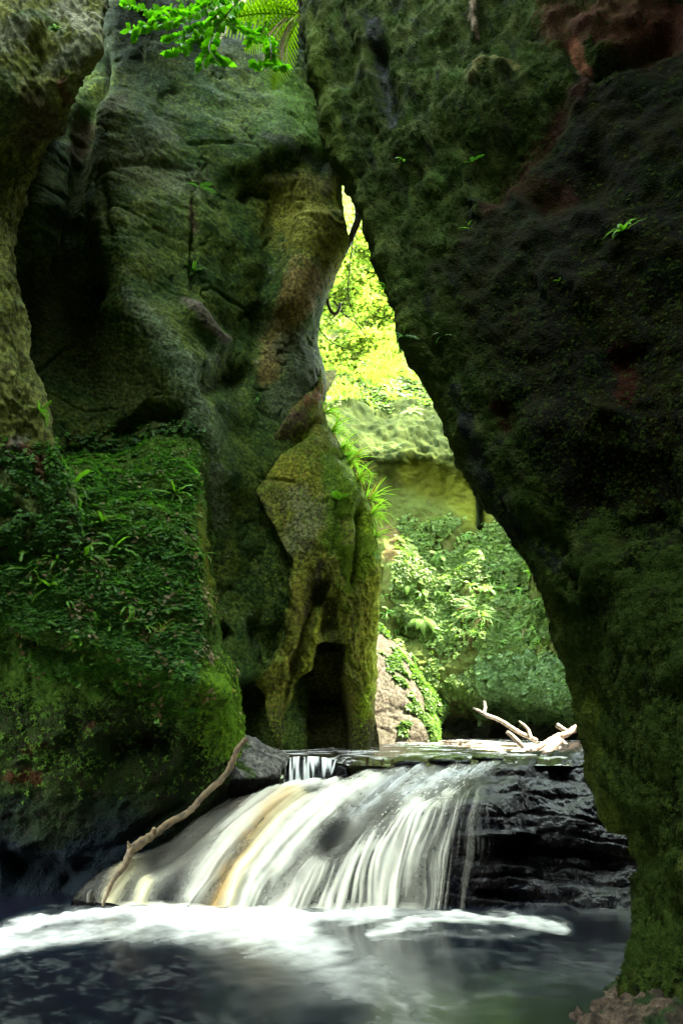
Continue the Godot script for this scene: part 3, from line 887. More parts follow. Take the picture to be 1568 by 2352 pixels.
func fall_ledge() -> void:
	var rows := flow_rows(-0.05)
	var more := [
		[V(1250, 1745, 10.7), V(1320, 1722, 10.9), V(1400, 1700, 11.2), V(1520, 1690, 11.2)], [V(1245, 1790, 10.0), V(1330, 1780, 10.1), V(1420, 1770, 10.2), V(1560, 1770, 10.2)],
		[V(1235, 1850, 9.55), V(1340, 1850, 9.5), V(1440, 1850, 9.5), V(1570, 1850, 9.4)], [V(1230, 1915, 9.25), V(1350, 1920, 9.15), V(1460, 1925, 9.0), V(1590, 1925, 8.8)],
		[V(1225, 2000, 9.1), V(1360, 2005, 8.9), V(1500, 2010, 8.6), V(1620, 2010, 8.2)], [V(1215, 2095, 8.55), V(1360, 2100, 8.4), V(1520, 2110, 8.1), V(1640, 2110, 7.7)]]
	for s in 6:
		rows[s] = rows[s] + more[s]
	var top := []
	var foot := []
	for v: Vector3 in rows[0]:
		top.append(V(v.x + 20, v.y - 22, v.z + 1.6))
	for v: Vector3 in rows[5]:
		foot.append(V(v.x, v.y + 120, v.z + 0.1))
	rows.push_front(top)
	rows.append(foot)
	var P := grid(rows, [18, 22, 18, 20, 22, 26, 30, 30, 24, 30, 36, 30, 12], [10, 24, 28, 32, 36, 40, 8])
	sculpt(P, L([1040, 1925, 1130, 1920, 1190, 1914, 1250, 1920]), 10, 0.10, "ridge", 4)
	sculpt(P, L([1040, 1960, 1200, 1965, 1350, 1975, 1450, 1980]), 18, -0.13, "ridge", 5)
	sculpt(P, L([1080, 2050, 1200, 2060, 1350, 2050]), 8, -0.12, "ridge", 4)
	sculpt(P, L([1010, 1845, 900, 1880, 780, 1950, 690, 1990]), 12, 0.05, "ridge", 3)
	displace(P, func(p: Vector3, q: Vector2, _n: Vector3) -> float:
		var right := ss(1060, 1130, q.x)
		var s := p.y * 5.0 + p.x * 0.35 + 0.5 * n_soft.get_noise_3dv(p * 0.9)
		var h := (0.02 + 0.05 * right) * n_soft.get_noise_3dv(p * 1.7) - (0.010 + 0.028 * right) * pow(1.0 - absf(sin(PI * s)), 3.0)
		h += (0.2 + 0.8 * right) * (0.014 * n_ridge.get_noise_3dv(p * Vector3(1.4, 6.0, 1.4)) + 0.008 * n_soft.get_noise_3dv(p * 9.0))
		return h)
	paint(P, L([500, 1835, 560, 1825, 620, 1815]), 26, RED * 0.9, 0.8)
	color(P, func(p: Vector3, q: Vector2, n: Vector3, h: float) -> Color:
		var a := n_soft.get_noise_3dv(p * 2.0)
		var c := mixc(Color(0.007, 0.007, 0.009), Color(0.018, 0.014, 0.013), 0.4 + a)
		c.a = 0.0
		return c)
	var o := mesh_node("rock_ledge", surface(P), M.wet)
	tag(o, "black wet layered rock ledge under and right of the waterfall", "rock ledge", "", "structure")
	M.ledge_patch = P


# -------- unseen gorge behind the camera; its right wall is raised and leaned against the sun
func hidden_gorge() -> void:
	var m := SurfaceTool.new()
	var specs := [[[-5.2, -7.0, -6.0, 9.0], "rear_gorge_wall"], [[6.4, -9.5, 3.6, 9.0], "rear_gorge_wall"], [[-6.0, 9.0, 3.8, 9.2], "rear_gorge_wall"]]
	for s in specs:
		var e: Array = s[0]
		var a := Vector3(e[0], 0, e[1])
		var b := Vector3(e[2], 0, e[3])
		var nu := 40
		var nv := 60
		m.clear()
		m.begin(Mesh.PRIMITIVE_TRIANGLES)
		var out := (b - a).cross(Vector3.UP).normalized()
		for i in nv + 1:
			for j in nu + 1:
				var p := a.lerp(b, float(j) / nu) + Vector3(0, -1.0 + (36.0 if e[0] > 0.0 else 24.0) * i / nv, 0)
				p = p.lerp(Vector3(0.3, p.y, p.z), ss(7.0, 17.0, p.y) * (0.78 * ss(-12.0, -8.5, p.z) if e[0] > 0.0 else 0.0))  # right wall leans in to shut out sun and sky
				p += out * (0.7 * n_soft.get_noise_3dv(p * 0.35) + 0.1 * n_soft.get_noise_3dv(p * 1.5))
				m.set_color(mixc(Color(0.03, 0.05, 0.015), Color(0.07, 0.07, 0.03), 0.5 + n_soft.get_noise_3dv(p)))
				m.add_vertex(p)
		for i in nv:
			for j in nu:
				var k := i * (nu + 1) + j
				for v in [k, k + 1, k + nu + 2, k, k + nu + 2, k + nu + 1]:
					m.add_index(v)
		m.generate_normals()
		var o := mesh_node("rear_gorge_wall", m.commit(), M.rock)
		tag(o, "unseen mossy gorge wall behind the viewer, shaped to keep out light", "rock wall", "gorge walls behind the viewer", "structure")


# -------- water
func stream() -> void:
	var P := Patch.new()
	var nu := 240
	var nv := 180
	P.nu = nu
	P.nv = nv
	for i in nv:
		var t := 1.0 - float(i) / (nv - 1)
		for j in nu:
			var px := lerpf(640.0, 1440.0, float(j) / (nu - 1))
			var near := lerpf(10.2 + 0.3 * n_soft.get_noise_1d(px * 0.02), 11.05, ss(800.0, 765.0, px))
			var d := near + (21.5 - near) * (0.8 * t * t + 0.2 * t)
			var p := lvl(px, 1.45, d)
			var a := n_soft.get_noise_3dv(Vector3(p.x * 0.7, 0, p.z * 1.6))
			var b := n_soft.get_noise_3dv(Vector3(p.x * 1.6, 3, p.z * 5.5))
			var lip := ss(near + 0.7, near, d)
			p.y += 0.035 * a + 0.018 * b - 0.09 * lip * lip + 0.02 * ss(12, 15, d)
			P.pos.append(p)
			P.pix.append(Vector2(px, 0))
			var foam := ss(0.12, 0.45, a * 0.6 + b) * 0.75 + lip * ss(-0.1, 0.4, a + b) * 0.6
			P.col.append(mixc(Color(0.022, 0.016, 0.010), Color(0.72, 0.71, 0.68), foam))
	normals(P)
	var o := mesh_node("stream", surface(P), M.water)
	tag(o, "shallow stream with white ripples above the waterfall", "stream", "", "structure")
	# the little fall at the left end of the stream and the slab beside it
	var rows := [[V(655, 1741, 11.08), V(690, 1737, 11.08), V(730, 1738, 11.08), V(775, 1744, 11.06)], [V(655, 1747, 10.95), V(690, 1744, 10.95), V(730, 1745, 10.95), V(772, 1752, 10.95)],
		[V(652, 1770, 10.82), V(690, 1768, 10.82), V(730, 1769, 10.82), V(768, 1775, 10.82)], [V(650, 1800, 10.74), V(690, 1800, 10.74), V(730, 1800, 10.74), V(766, 1802, 10.74)]]
	var back := []
	for r in rows:
		var line := []
		for v: Vector3 in r:
			line.append(V(v.x, v.y + 3, v.z + 0.07))
		back.append(line)
	var B := grid(back, [20, 20, 20], [6, 16, 16])
	displace(B, func(p: Vector3, q: Vector2, _n: Vector3) -> float:
		return 0.03 * n_soft.get_noise_3dv(p * 5.0))
	color(B, func(p: Vector3, q: Vector2, n: Vector3, h: float) -> Color:
		return Color(0.012, 0.012, 0.014, 0))
	tag(mesh_node("cascade_rock", surface(B), M.wet), "black rock step behind the little fall", "rock", "", "structure")
	var W := grid(rows, [40, 40, 40], [8, 20, 20])
	for i in W.pos.size():
		var u := float(i % W.nu) / (W.nu - 1)
		var v := float(i / W.nu) / (W.nv - 1)
		var k := 0.35 + 0.9 * n_one.get_noise_2d(u * 11.0, v * 0.8) + 0.35 * n_one.get_noise_2d(u * 31.0, v)
		W.col[i] = Color(0.78, 0.77, 0.72, clampf((k + 0.5 * ss(0.75, 1.0, v)) * ss(0.0, 0.06, u) * ss(1.0, 0.94, u), 0, 0.95))
	tag(mesh_node("cascade", surface(W), M.veil), "little white fall dropping from the stream's left end", "waterfall", "", "structure")


func slab() -> void:
	var rows := [[V(505, 1690, 10.9), V(560, 1686, 11.0), V(610, 1712, 11.2), V(655, 1730, 11.3)], [V(505, 1735, 10.45), V(560, 1726, 10.5), V(615, 1732, 10.75), V(664, 1738, 11.0)], [V(500, 1768, 10.1), V(560, 1762, 10.15), V(610, 1756, 10.4), V(660, 1748, 10.8)],
		[V(497, 1790, 9.95), V(560, 1782, 10.0), V(610, 1779, 10.2), V(648, 1770, 10.6)], [V(497, 1800, 9.95), V(560, 1795, 10.0), V(608, 1790, 10.2), V(642, 1784, 10.55)], [V(500, 1840, 10.2), V(560, 1830, 10.25), V(605, 1820, 10.4), V(636, 1815, 10.7)]]
	var P := grid(rows, [26, 26, 24], [20, 22, 16, 8, 10])
	displace(P, func(p: Vector3, q: Vector2, _n: Vector3) -> float:
		return 0.035 * n_ridge.get_noise_3dv(Vector3(p.x * 1.5 + p.z, p.y * 3.0, p.z * 5.0 - p.x * 2.5)) + 0.02 * n_soft.get_noise_3dv(p * 3.0))
	color(P, func(p: Vector3, q: Vector2, n: Vector3, h: float) -> Color:
		var c := mixc(Color(0.10, 0.10, 0.085), Color(0.26, 0.24, 0.20), 0.5 + 1.2 * n_soft.get_noise_3dv(p * 4.0))
		c = mixc(c, Color(0.05, 0.09, 0.015), ss(0.0, 0.4, n_soft.get_noise_3dv(p * 2.0) + (560 - q.x) / 160.0))
		c = mixc(c, BLACK, ss(1783, 1792, q.y))
		return c)
	tag(mesh_node("stone_slab", surface(P), M.rock), "grey striated stone slab jutting out above the fall's left end", "rock", "", "structure")
	# stones in the water at the head of the fall
	for k in [[1030, 1749, 10.5, 0.30, 0.09, "long mossy stone breaking the stream at the head of the fall"], [1120, 1745, 10.6, 0.26, 0.08, "mossy stone in the stream left of the log jam"], [940, 1756, 10.3, 0.20, 0.06, "low black stone where the stream starts to fall"], [784, 1782, 10.35, 0.13, 0.13, "round black stone right of the little fall"]]:
		var sp := SphereMesh.new()
		sp.radial_segments = 40
		sp.rings = 20
		var a := sp.get_mesh_arrays()
		var vs: PackedVector3Array = a[Mesh.ARRAY_VERTEX]
		var cs := PackedColorArray()
		for i in vs.size():
			var v := vs[i]
			v *= 2.0 * (1.0 + 0.35 * n_soft.get_noise_3dv(v * 1.6 + Vector3(k[0], 0, 0)))
			vs[i] = Vector3(v.x * k[3], v.y * k[4], v.z * k[3] * 0.6)
			cs.append(mixc(Color(0.012, 0.012, 0.013), Color(0.10, 0.15, 0.014), ss(0.1, 0.8, v.y + 0.6 * n_soft.get_noise_3dv(v * 2.0)) * (0.0 if k[4] == 0.13 or k[4] == 0.06 else 1.0)))
		var st2 := SurfaceTool.new()
		a[Mesh.ARRAY_VERTEX] = vs
		a[Mesh.ARRAY_COLOR] = cs
		var am := ArrayMesh.new()
		am.add_surface_from_arrays(Mesh.PRIMITIVE_TRIANGLES, a)
		st2.create_from(am, 0)
		st2.generate_normals()
		var sn := mesh_node("stream_stone", st2.commit(), M.wet)
		sn.position = at(k[0], k[1], k[2])
		tag(sn, k[5], "stone", "stones in the stream")
	# the shore at the bottom right
	rows = [[V(1440, 2225, 6.3), V(1500, 2215, 6.0), V(1600, 2200, 5.6), V(1800, 2190, 5)], [V(1395, 2268, 6.15), V(1470, 2262, 5.9), V(1590, 2255, 5.4), V(1800, 2240, 4.8)], [V(1345, 2312, 5.75), V(1420, 2308, 5.55), V(1580, 2300, 5.1), V(1800, 2290, 4.6)],
		[V(1310, 2330, 5.62), V(1400, 2350, 5.3), V(1570, 2365, 4.8), V(1800, 2360, 4.3)], [V(1300, 2420, 5.3), V(1400, 2440, 5.0), V(1570, 2460, 4.6), V(1800, 2460, 4.2)]]
	P = grid(rows, [30, 50, 10], [26, 26, 26, 16])
	displace(P, func(p: Vector3, q: Vector2, _n: Vector3) -> float:
		return 0.05 * (n_crack.get_noise_3dv(p * 7.0) + 0.5) + 0.05 * n_soft.get_noise_3dv(p * 3.0) + 0.02 * n_ridge.get_noise_3dv(p * 9.0))
	color(P, func(p: Vector3, q: Vector2, n: Vector3, h: float) -> Color:
		var c := mixc(Color(0.05, 0.035, 0.024), Color(0.14, 0.095, 0.065), 0.5 + 1.2 * n_soft.get_noise_3dv(p * 5.0))
		return mixc(c, DARK_MOSS, ss(0.1, 0.4, n_soft.get_noise_3dv(p * 2.0))))
	tag(mesh_node("shore_rock", surface(P), M.rock), "rough brown rock shore in the bottom right corner", "rock", "", "structure")


func waterfall() -> void:
	var rows := flow_rows(0.05)
	var P := grid(rows, [40, 40, 40, 44, 56, 76, 80, 80, 50], [26, 30, 34, 40, 46])
	var white := Color(0.80, 0.755, 0.62)
	var cream := Color(0.80, 0.70, 0.42)
	var amber := Color(0.50, 0.30, 0.09)
	# where the water runs thick
	paint(P, L([600, 1815, 520, 1880, 420, 1965, 330, 2050]), 40, Color(0.40, 0.36, 0.26), 0.22, 0.5, 12, true)
	paint(P, L([460, 1890, 350, 1955, 310, 1985]), 26, Color(0.35, 0.30, 0.22), 0.22, 0.5, 12, true)
	paint(P, L([300, 1985, 275, 2020, 255, 2060, 250, 2085]), 34, cream, 0.95, 0.2, 8, true)
	paint(P, L([225, 2000, 195, 2040, 170, 2070]), 26, cream, 0.45, 0.3, 8, true)
	paint(P, L([335, 2030, 320, 2075]), 30, cream, 0.7, 0.3, 8, true)
	paint(P, L([650, 1815, 590, 1855, 530, 1920, 480, 1990, 440, 2060]), 40, white * 0.9, 0.62, 0.3, 8, true)
	paint(P, L([672, 1822, 620, 1875, 560, 1960, 515, 2030, 490, 2085]), 36, amber, 0.62, 0.3, 8, true)
	paint(P, L([694, 1830, 640, 1880, 590, 1945, 545, 2020, 525, 2085]), 24, cream, 0.85, 0.3, 7, true)
	paint(P, L([770, 1815, 700, 1870, 640, 1945, 590, 2020, 570, 2085]), 32, white, 0.85, 0.5, 10, true)
	paint(P, L([850, 1790, 770, 1840, 710, 1910, 650, 1990, 620, 2085]), 34, white, 0.60, 0.7, 12, true)
	paint(P, L([950, 1770, 880, 1815, 820, 1870]), 36, Color(0.55, 0.56, 0.56), 0.45, 1.0, 16, true)
	paint(P, L([1120, 1768, 1010, 1790, 930, 1830]), 26, Color(0.6, 0.61, 0.62), 0.5, 1.0, 16, true)
	paint(P, L([1030, 1835, 970, 1862, 900, 1905]), 22, white, 0.45, 1.3, 14, true)
	paint(P, L([720, 2000, 690, 2050, 660, 2090]), 46, white, 0.85, 0.4, 8, true)
	paint(P, L([860, 1945, 810, 2010, 770, 2090]), 66, white, 0.9, 0.4, 8, true)
	paint(P, L([960, 1880, 915, 1980, 880, 2090]), 56, white, 0.85, 0.4, 8, true)
	paint(P, L([1050, 1850, 1015, 1960, 990, 2090]), 44, white * 0.95, 0.7, 0.4, 8, true)
	paint(P, L([640, 1810, 700, 1802, 770, 1796]), 13, white, 0.95, 0.3, 4, true)
	var nu := P.nu
	for i in P.pos.size():
		var u := float(i % nu) / 456.0
		var v := float(i / nu) / (P.nv - 1)
		var q := P.pix[i]
		var uu := u + 0.012 * n_one.get_noise_2d(u * 9.0 + 3.0, v * 3.0)
		var s1 := n_one.get_noise_2d(uu * 15.0, v * 0.9)
		var s2 := n_one.get_noise_2d(uu * 44.0 + 40.0, v * 1.4)
		var s3 := n_one.get_noise_2d(uu * 120.0 + 90.0, v * 2.2)
		var lip := lerpf(2000.0 - (q.x - 690.0) * 0.36, 1872.0 - (q.x - 900.0) * 0.21, ss(880, 905, q.x + 30.0 * s1))
		var curtain := ss(-8.0, 16.0, q.y - lip + 14.0 * s2) * ss(0.50, 0.60, u)
		var above := ss(0.0, -20.0, q.y - lip + 14.0 * s2) * ss(0.5, 0.6, u) * ss(0.3, 0.5, v)
		var t := P.tint[i]
		var streak := 0.95 - 0.10 * curtain - 0.45 * above + (0.45 - 0.1 * curtain) * s1 + (0.20 + 0.62 * curtain) * s2 + (0.04 + 0.14 * curtain) * s3
		var speck := ss(0.25, 0.6, n_soft.get_noise_2d(u * 60.0, v * 26.0)) * ss(0.55, 0.7, u) * (1.0 - curtain) * 0.5
		var dens := t.a * clampf(streak, 0.06, 1.4) + speck
		dens = maxf(dens, 0.85 * ss(0.90, 1.0, v) * ss(0.03, 0.12, u))
		dens = dens * ss(1.0, 0.84, u + 0.03 * s1) + 0.20 * ss(-0.1, 0.7, s2 + 0.8 * s3 + 0.3 * s1) * ss(0.86, 0.95, u) * ss(1.10, 0.98, u)
		dens *=  ss(0.0, 0.08, u) * ss(0.0, 0.05, v)
		var f := clampf(t.a * 1.6, 0.0, 1.0)
		P.col[i] = Color(lerpf(white.r, t.r, f), lerpf(white.g, t.g, f), lerpf(white.b, t.b, f), clampf(dens, 0.0, 0.96))
		P.pos[i] += P.nrm[i] * (0.030 * s1 + 0.010 * s2 + 0.02 + 0.04 * t.a)
	normals(P)
	var o := mesh_node("waterfall", surface(P), M.veil)
	tag(o, "silky white and amber waterfall fanning over the black ledge", "waterfall", "", "structure")


func pool() -> void:
	var P := Patch.new()
	P.nu = 330
	P.nv = 330
	for i in P.nv:
		var d := lerpf(9.6, 3.2, float(i) / (P.nv - 1))
		for j in P.nu:
			var p := Vector3(lerpf(-6.5, 6.5, float(j) / (P.nu - 1)), 0.0, -d)
			P.pos.append(p)
			P.pix.append(seen_at(p))
	P.tint.resize(P.pos.size())
	P.tint.fill(Color(0, 0, 0, 0))
	var white := Color(0.84, 0.82, 0.76)
	for k in [[[-40, 2160, 100, 2112, 250, 2094, 500, 2098, 750, 2104, 890, 2096], 24, 1.0], [[330, 2116, 520, 2124, 700, 2134], 34, 0.9], [[440, 2146, 620, 2158, 760, 2180], 44, 0.5], [[600, 2150, 720, 2195, 830, 2260], 60, 0.34],
		[[700, 2160, 860, 2230, 960, 2340], 100, 0.20], [[-60, 2196, 120, 2150, 300, 2128], 26, 0.6], [[0, 2170, 200, 2148, 420, 2152], 26, 0.45], [[850, 2150, 930, 2118, 1050, 2107, 1180, 2111, 1295, 2134], 19, 0.85], [[890, 2158, 1000, 2146, 1120, 2142, 1230, 2146], 13, 0.24],
		[[1000, 2190, 1120, 2185, 1220, 2200], 14, 0.10], [[1090, 2290, 1200, 2260, 1300, 2240], 14, 0.09], [[600, 2250, 800, 2290, 1000, 2330], 170, 0.12], [[900, 2098, 1060, 2094], 12, 0.5]]:
		paint(P, L(k[0]), k[1], white, k[2], 0.5, 16.0, true)
	for i in P.pos.size():
		var p := P.pos[i]
		var q := P.pix[i]
		# wisps turn round the middle of the pool
		var r := Vector2(p.x - 1.2, p.z + 6.0)
		var ang := atan2(r.y, r.x)
		var rad := r.length()
		var sw := n_soft.get_noise_2d(p.x * 0.6, p.z * 0.8)
		var f := n_soft.get_noise_3dv(Vector3(cos(ang) * 1.8, sin(ang) * 1.8, rad * 4.5 + 1.5 * sw))
		var g := n_ridge.get_noise_3dv(Vector3(p.x * 2.4 + 1.6 * sw, 5, p.z * 3.6 + 1.2 * f))
		var a := P.tint[i].a
		var wisp := 0.11 * ss(0.35, 0.85, g + 0.25 * f) * ss(2130, 2200, q.y) * ss(-0.3, 0.3, sw + 0.2)
		var foam := clampf(pow(clampf(a * (1.0 + (1.0 - a) * 1.1 * f), 0.0, 1.0), 1.75) + 0.45 * wisp * (1.0 - a), 0.0, 1.0)
		P.pos[i].y = 0.005 * sw + 0.03 * ss(0.4, 1.0, a) * ss(2150, 2095, q.y)
		P.col.append(mixc(Color(0.004, 0.007, 0.011), white, foam))
	normals(P)
	var o := mesh_node("pool", surface(P), M.water)
	tag(o, "dark plunge pool with swirling white foam below the waterfall", "pool", "", "structure")


# ------------------------------------------------------------------ plants and wood
func spot(P: Patch, px: float, py: float) -> int:
	# the vertex of a finished surface that the eye meets at this place
	if P.bins.is_empty():
		for i in P.pos.size():
			var q := seen_at(P.pos[i])
			P.pix[i] = q
			var key := Vector2i(int(q.x / 12.0), int(q.y / 12.0))
			if not P.bins.has(key):
				P.bins[key] = PackedInt32Array()
			P.bins[key].append(i)
	var best := -1
	var score := 1e9
	for dy in [-2, -1, 0, 1, 2]:
		for dx in [-2, -1, 0, 1, 2]:
			var key := Vector2i(int(px / 12.0) + dx, int(py / 12.0) + dy)
			if P.bins.has(key):
				for i in P.bins[key]:
					var s := P.pix[i].distance_to(Vector2(px, py)) + 6.0 * (EYE.distance_to(P.pos[i]))
					if s < score:
						score = s
						best = i
	return best


func strip(st: SurfaceTool, path: Array, widths: Array, side: Vector3, fold: float, c: Color, tip: Color) -> void:
	# a leaf: two halves folded along the midrib
	var n := path.size()
	for k in n - 1:
		var a: Vector3 = path[k]
		var b: Vector3 = path[k + 1]
		var fwd := (b - a).normalized()
		var up := side.cross(fwd).normalized()
		var ca := c.lerp(tip, float(k) / (n - 1))
		var cb := c.lerp(tip, float(k + 1) / (n - 1))
		for sg: float in [-1.0, 1.0]:
			var ea: Vector3 = a + (side * sg + up * fold) * widths[k]
			var eb: Vector3 = b + (side * sg + up * fold) * widths[k + 1]
			var quad := [[a, ca], [ea, ca], [eb, cb], [a, ca], [eb, cb], [b, cb]]
			if sg > 0.0:
				quad.reverse()
			for v in quad:
				st.set_color(v[1])
				st.add_vertex(v[0])


func leaf_path(az: float, lift: float, length: float, droop: float, n: int, twist := 0.0) -> Array:
	var out := []
	var p := Vector3.ZERO
	var e := lift
	for k in n + 1:
		out.append(p)
		var a := az + twist * k / n
		p += Vector3(sin(a) * cos(e), sin(e), cos(a) * cos(e)) * (length / n)
		e -= droop / n
	return out


func strap_leaf(az: float, lift: float, length: float, width: float, droop: float, c: Color) -> ArrayMesh:
	var st := SurfaceTool.new()
	st.begin(Mesh.PRIMITIVE_TRIANGLES)
	var n := 9
	var path := leaf_path(az, lift, length, droop, n, rng.randf_range(-0.4, 0.4))
	var w := []
	for k in n + 1:
		var t := float(k) / n
		w.append(width * (0.18 + 0.95 * pow(sin(PI * clampf(t * 0.86 + 0.12, 0, 1)), 0.6)) * (1.0 if k < n else 0.08) * (1.0 + 0.14 * sin(k * 2.4 + az * 3.0)))
		path[k] += Vector3(0, 0.02 * length * sin(k * 2.1 + az), 0)
	strip(st, path, w, Vector3(cos(az), 0, -sin(az)), 0.3, c, c.lerp(Color(0.16, 0.24, 0.03), 0.3))
	st.generate_normals()
	return st.commit()


func frond(az: float, lift: float, length: float, width: float, droop: float, pairs: int, c: Color, rich := false) -> ArrayMesh:
	var st := SurfaceTool.new()
	st.begin(Mesh.PRIMITIVE_TRIANGLES)
	var path := leaf_path(az, lift, length, droop, pairs, rng.randf_range(-0.2, 0.2))
	var side := Vector3(cos(az), 0, -sin(az))
	var rib := []
	for k in path.size():
		rib.append(length * 0.008 * (1.0 - 0.8 * k / pairs))
	strip(st, path, rib, side, 0.0, Color(0.10, 0.09, 0.03), c)
	for k in range(2, pairs):
		var t := float(k) / pairs
		var reach := width * pow(sin(PI * clampf(0.12 + 0.88 * t, 0, 1)), 0.75) * (1.0 if t > 0.25 else t / 0.25)
		var fwd: Vector3 = (path[k + 1] - path[k]).normalized()
		for sg: float in [-1.0, 1.0]:
			var dir: Vector3 = (side * sg + fwd * 0.32 + Vector3(0, -0.16, 0)).normalized()
			var a: Vector3 = path[k]
			var wd := length / pairs * 0.44
			if rich:
				var m := 11
				var line := []
				var ws := []
				for j in m + 1:
					var f := float(j) / m
					line.append(a + dir * reach * f + Vector3(0, -0.05 * reach * f * f, 0))
					ws.append(wd * 1.3 * (1.0 - 0.9 * f) * (1.0 if j % 2 == 0 else 0.6) + 0.0005)
				strip(st, line, ws, fwd, 0.1, c, c * 1.15)
			else:
				strip(st, [a, a + dir * reach * 0.5, a + dir * reach], [wd * 0.8, wd * 0.62, 0.001], fwd, 0.15, c, c * 1.15)
	st.generate_normals()
	return st.commit()


func stand(P: Patch, px: float, py: float, sink := 0.02, upward := 0.8) -> Transform3D:
	var i := spot(P, px, py)
	var n := P.nrm[i]
	var y := (n * (1.0 - upward) + Vector3.UP * upward).normalized()
	var z := (n - y * n.dot(y)).normalized()
	return Transform3D(Basis(y.cross(z), y, z), P.pos[i] - n * sink)


func strap_fern(where: Transform3D, size: float, n: int, c: Color) -> Node3D:
	var o := Node3D.new()
	o.name = "strap_fern"
	o.transform = where
	add_child(o, true)
	for k in n:
		var az := lerpf(-2.0, 2.0, (k + rng.randf()) / n)
		var upright := rng.randf_range(0.2, 1.45)
		var len := size * rng.randf_range(0.65, 1.1)
		mesh_node("leaf", strap_leaf(az, upright, len, len * rng.randf_range(0.050, 0.072), rng.randf_range(0.5, 2.4), c * rng.randf_range(0.65, 1.35)), M.leaf, o)
	return o


func feather_fern(where: Transform3D, size: float, n: int, c: Color, rich := false, spread := 1.5) -> Node3D:
	var o := Node3D.new()
	o.name = "feather_fern"
	o.transform = where
	add_child(o, true)
	for k in n:
		var az := lerpf(-spread, spread, (k + rng.randf()) / n)
		mesh_node("frond", frond(az, rng.randf_range(0.3, 0.9), size * rng.randf_range(0.75, 1.1), size * 0.2, rng.randf_range(0.8, 1.7), 20, c * rng.randf_range(0.85, 1.2), rich), M.leaf, o)
	return o


func tuft_mesh(size: float, n: int, c: Color) -> ArrayMesh:
	var st := SurfaceTool.new()
	st.begin(Mesh.PRIMITIVE_TRIANGLES)
	for k in n:
		var az := rng.randf_range(-2.4, 2.4)
		var len := size * rng.randf_range(0.5, 1.1)
		var path := leaf_path(az, rng.randf_range(0.5, 1.45), len, rng.randf_range(0.9, 2.4), 6)
		var off := Vector3(rng.randf_range(-1, 1), 0, rng.randf_range(-0.3, 0.3)) * size * 0.12
		for j in path.size():
			path[j] += off
		var w := size * 0.015
		var cc := (c if rng.randf() > 0.15 else Color(0.30, 0.20, 0.09)) * rng.randf_range(0.75, 1.25)
		strip(st, path, [w, w, w, w * 0.9, w * 0.7, w * 0.5, 0.0005], Vector3(cos(az), 0, -sin(az)), 0.15, cc, cc * 1.2)
	st.generate_normals()
	return st.commit()


func grass_tuft(where: Transform3D, size: float, n: int, c: Color) -> MeshInstance3D:
	var o := mesh_node("grass_tuft", tuft_mesh(size, n, c), M.leaf)
	o.transform = where
	return o


func tube(st: SurfaceTool, pts: Array, radii: Array, sides: int, c: Color, c2: Color, rough := 0.12) -> void:
	# a limb through the points, with knobs and an uneven skin
	var rings := []
	var m := pts.size()
	var per := 7
	var path := []
	var rad := []
	for k in m - 1:
		var p0: Vector3 = pts[maxi(k - 1, 0)]
		var p1: Vector3 = pts[k]
		var p2: Vector3 = pts[k + 1]
		var p3: Vector3 = pts[mini(k + 2, m - 1)]
		for j in per:
			var t := float(j) / per
			path.append(p1.cubic_interpolate(p2, p0, p3, t))
			rad.append(lerpf(radii[k], radii[k + 1], t))
	path.append(pts[m - 1])
	rad.append(radii[m - 1])
	var cols := []
	for k in path.size():
		var fwd: Vector3 = (path[mini(k + 1, path.size() - 1)] - path[maxi(k - 1, 0)]).normalized()
		var x := fwd.cross(Vector3(0.3, 0.2, 0.93)).normalized()
		var y := x.cross(fwd)
		var ring := []
		var cr := []
		for j in sides:
			var a := TAU * j / sides
			var dir := x * cos(a) + y * sin(a)
			var p: Vector3 = path[k] + dir * rad[k]
			var nn := n_soft.get_noise_3dv(p * (0.55 / maxf(rad[k], 0.004)))
			ring.append(path[k] + dir * rad[k] * (1.0 + rough * 2.2 * nn))
			cr.append(mixc(c, c2, 0.5 + 1.3 * nn))
		rings.append(ring)
		cols.append(cr)
	for k in rings.size() - 1:
		for j in sides:
			var j2 := (j + 1) % sides
			for v in [[k, j], [k + 1, j], [k + 1, j2], [k, j], [k + 1, j2], [k, j2]]:
				st.set_color(cols[v[0]][v[1]])
				st.set_smooth_group(0)
				st.add_vertex(rings[v[0]][v[1]])
	for e in [0, rings.size() - 1]:
		for j in sides:
			var j2 := (j + 1) % sides
			st.set_smooth_group(1 if e == 0 else 2)
			for v in ([rings[e][j2], rings[e][j], path[e]] if e > 0 else [rings[e][j], rings[e][j2], path[e]]):
				st.set_color(c2 * 1.2)
				st.add_vertex(v)


func limb(called: String, pts: Array, radii: Array, c: Color, c2: Color, parent: Node = self, sides := 12, rough := 0.12) -> MeshInstance3D:
	var st := SurfaceTool.new()
	st.begin(Mesh.PRIMITIVE_TRIANGLES)
	tube(st, pts, radii, sides, c, c2, rough)
	st.generate_normals()
	return mesh_node(called, st.commit(), M.wood, parent)


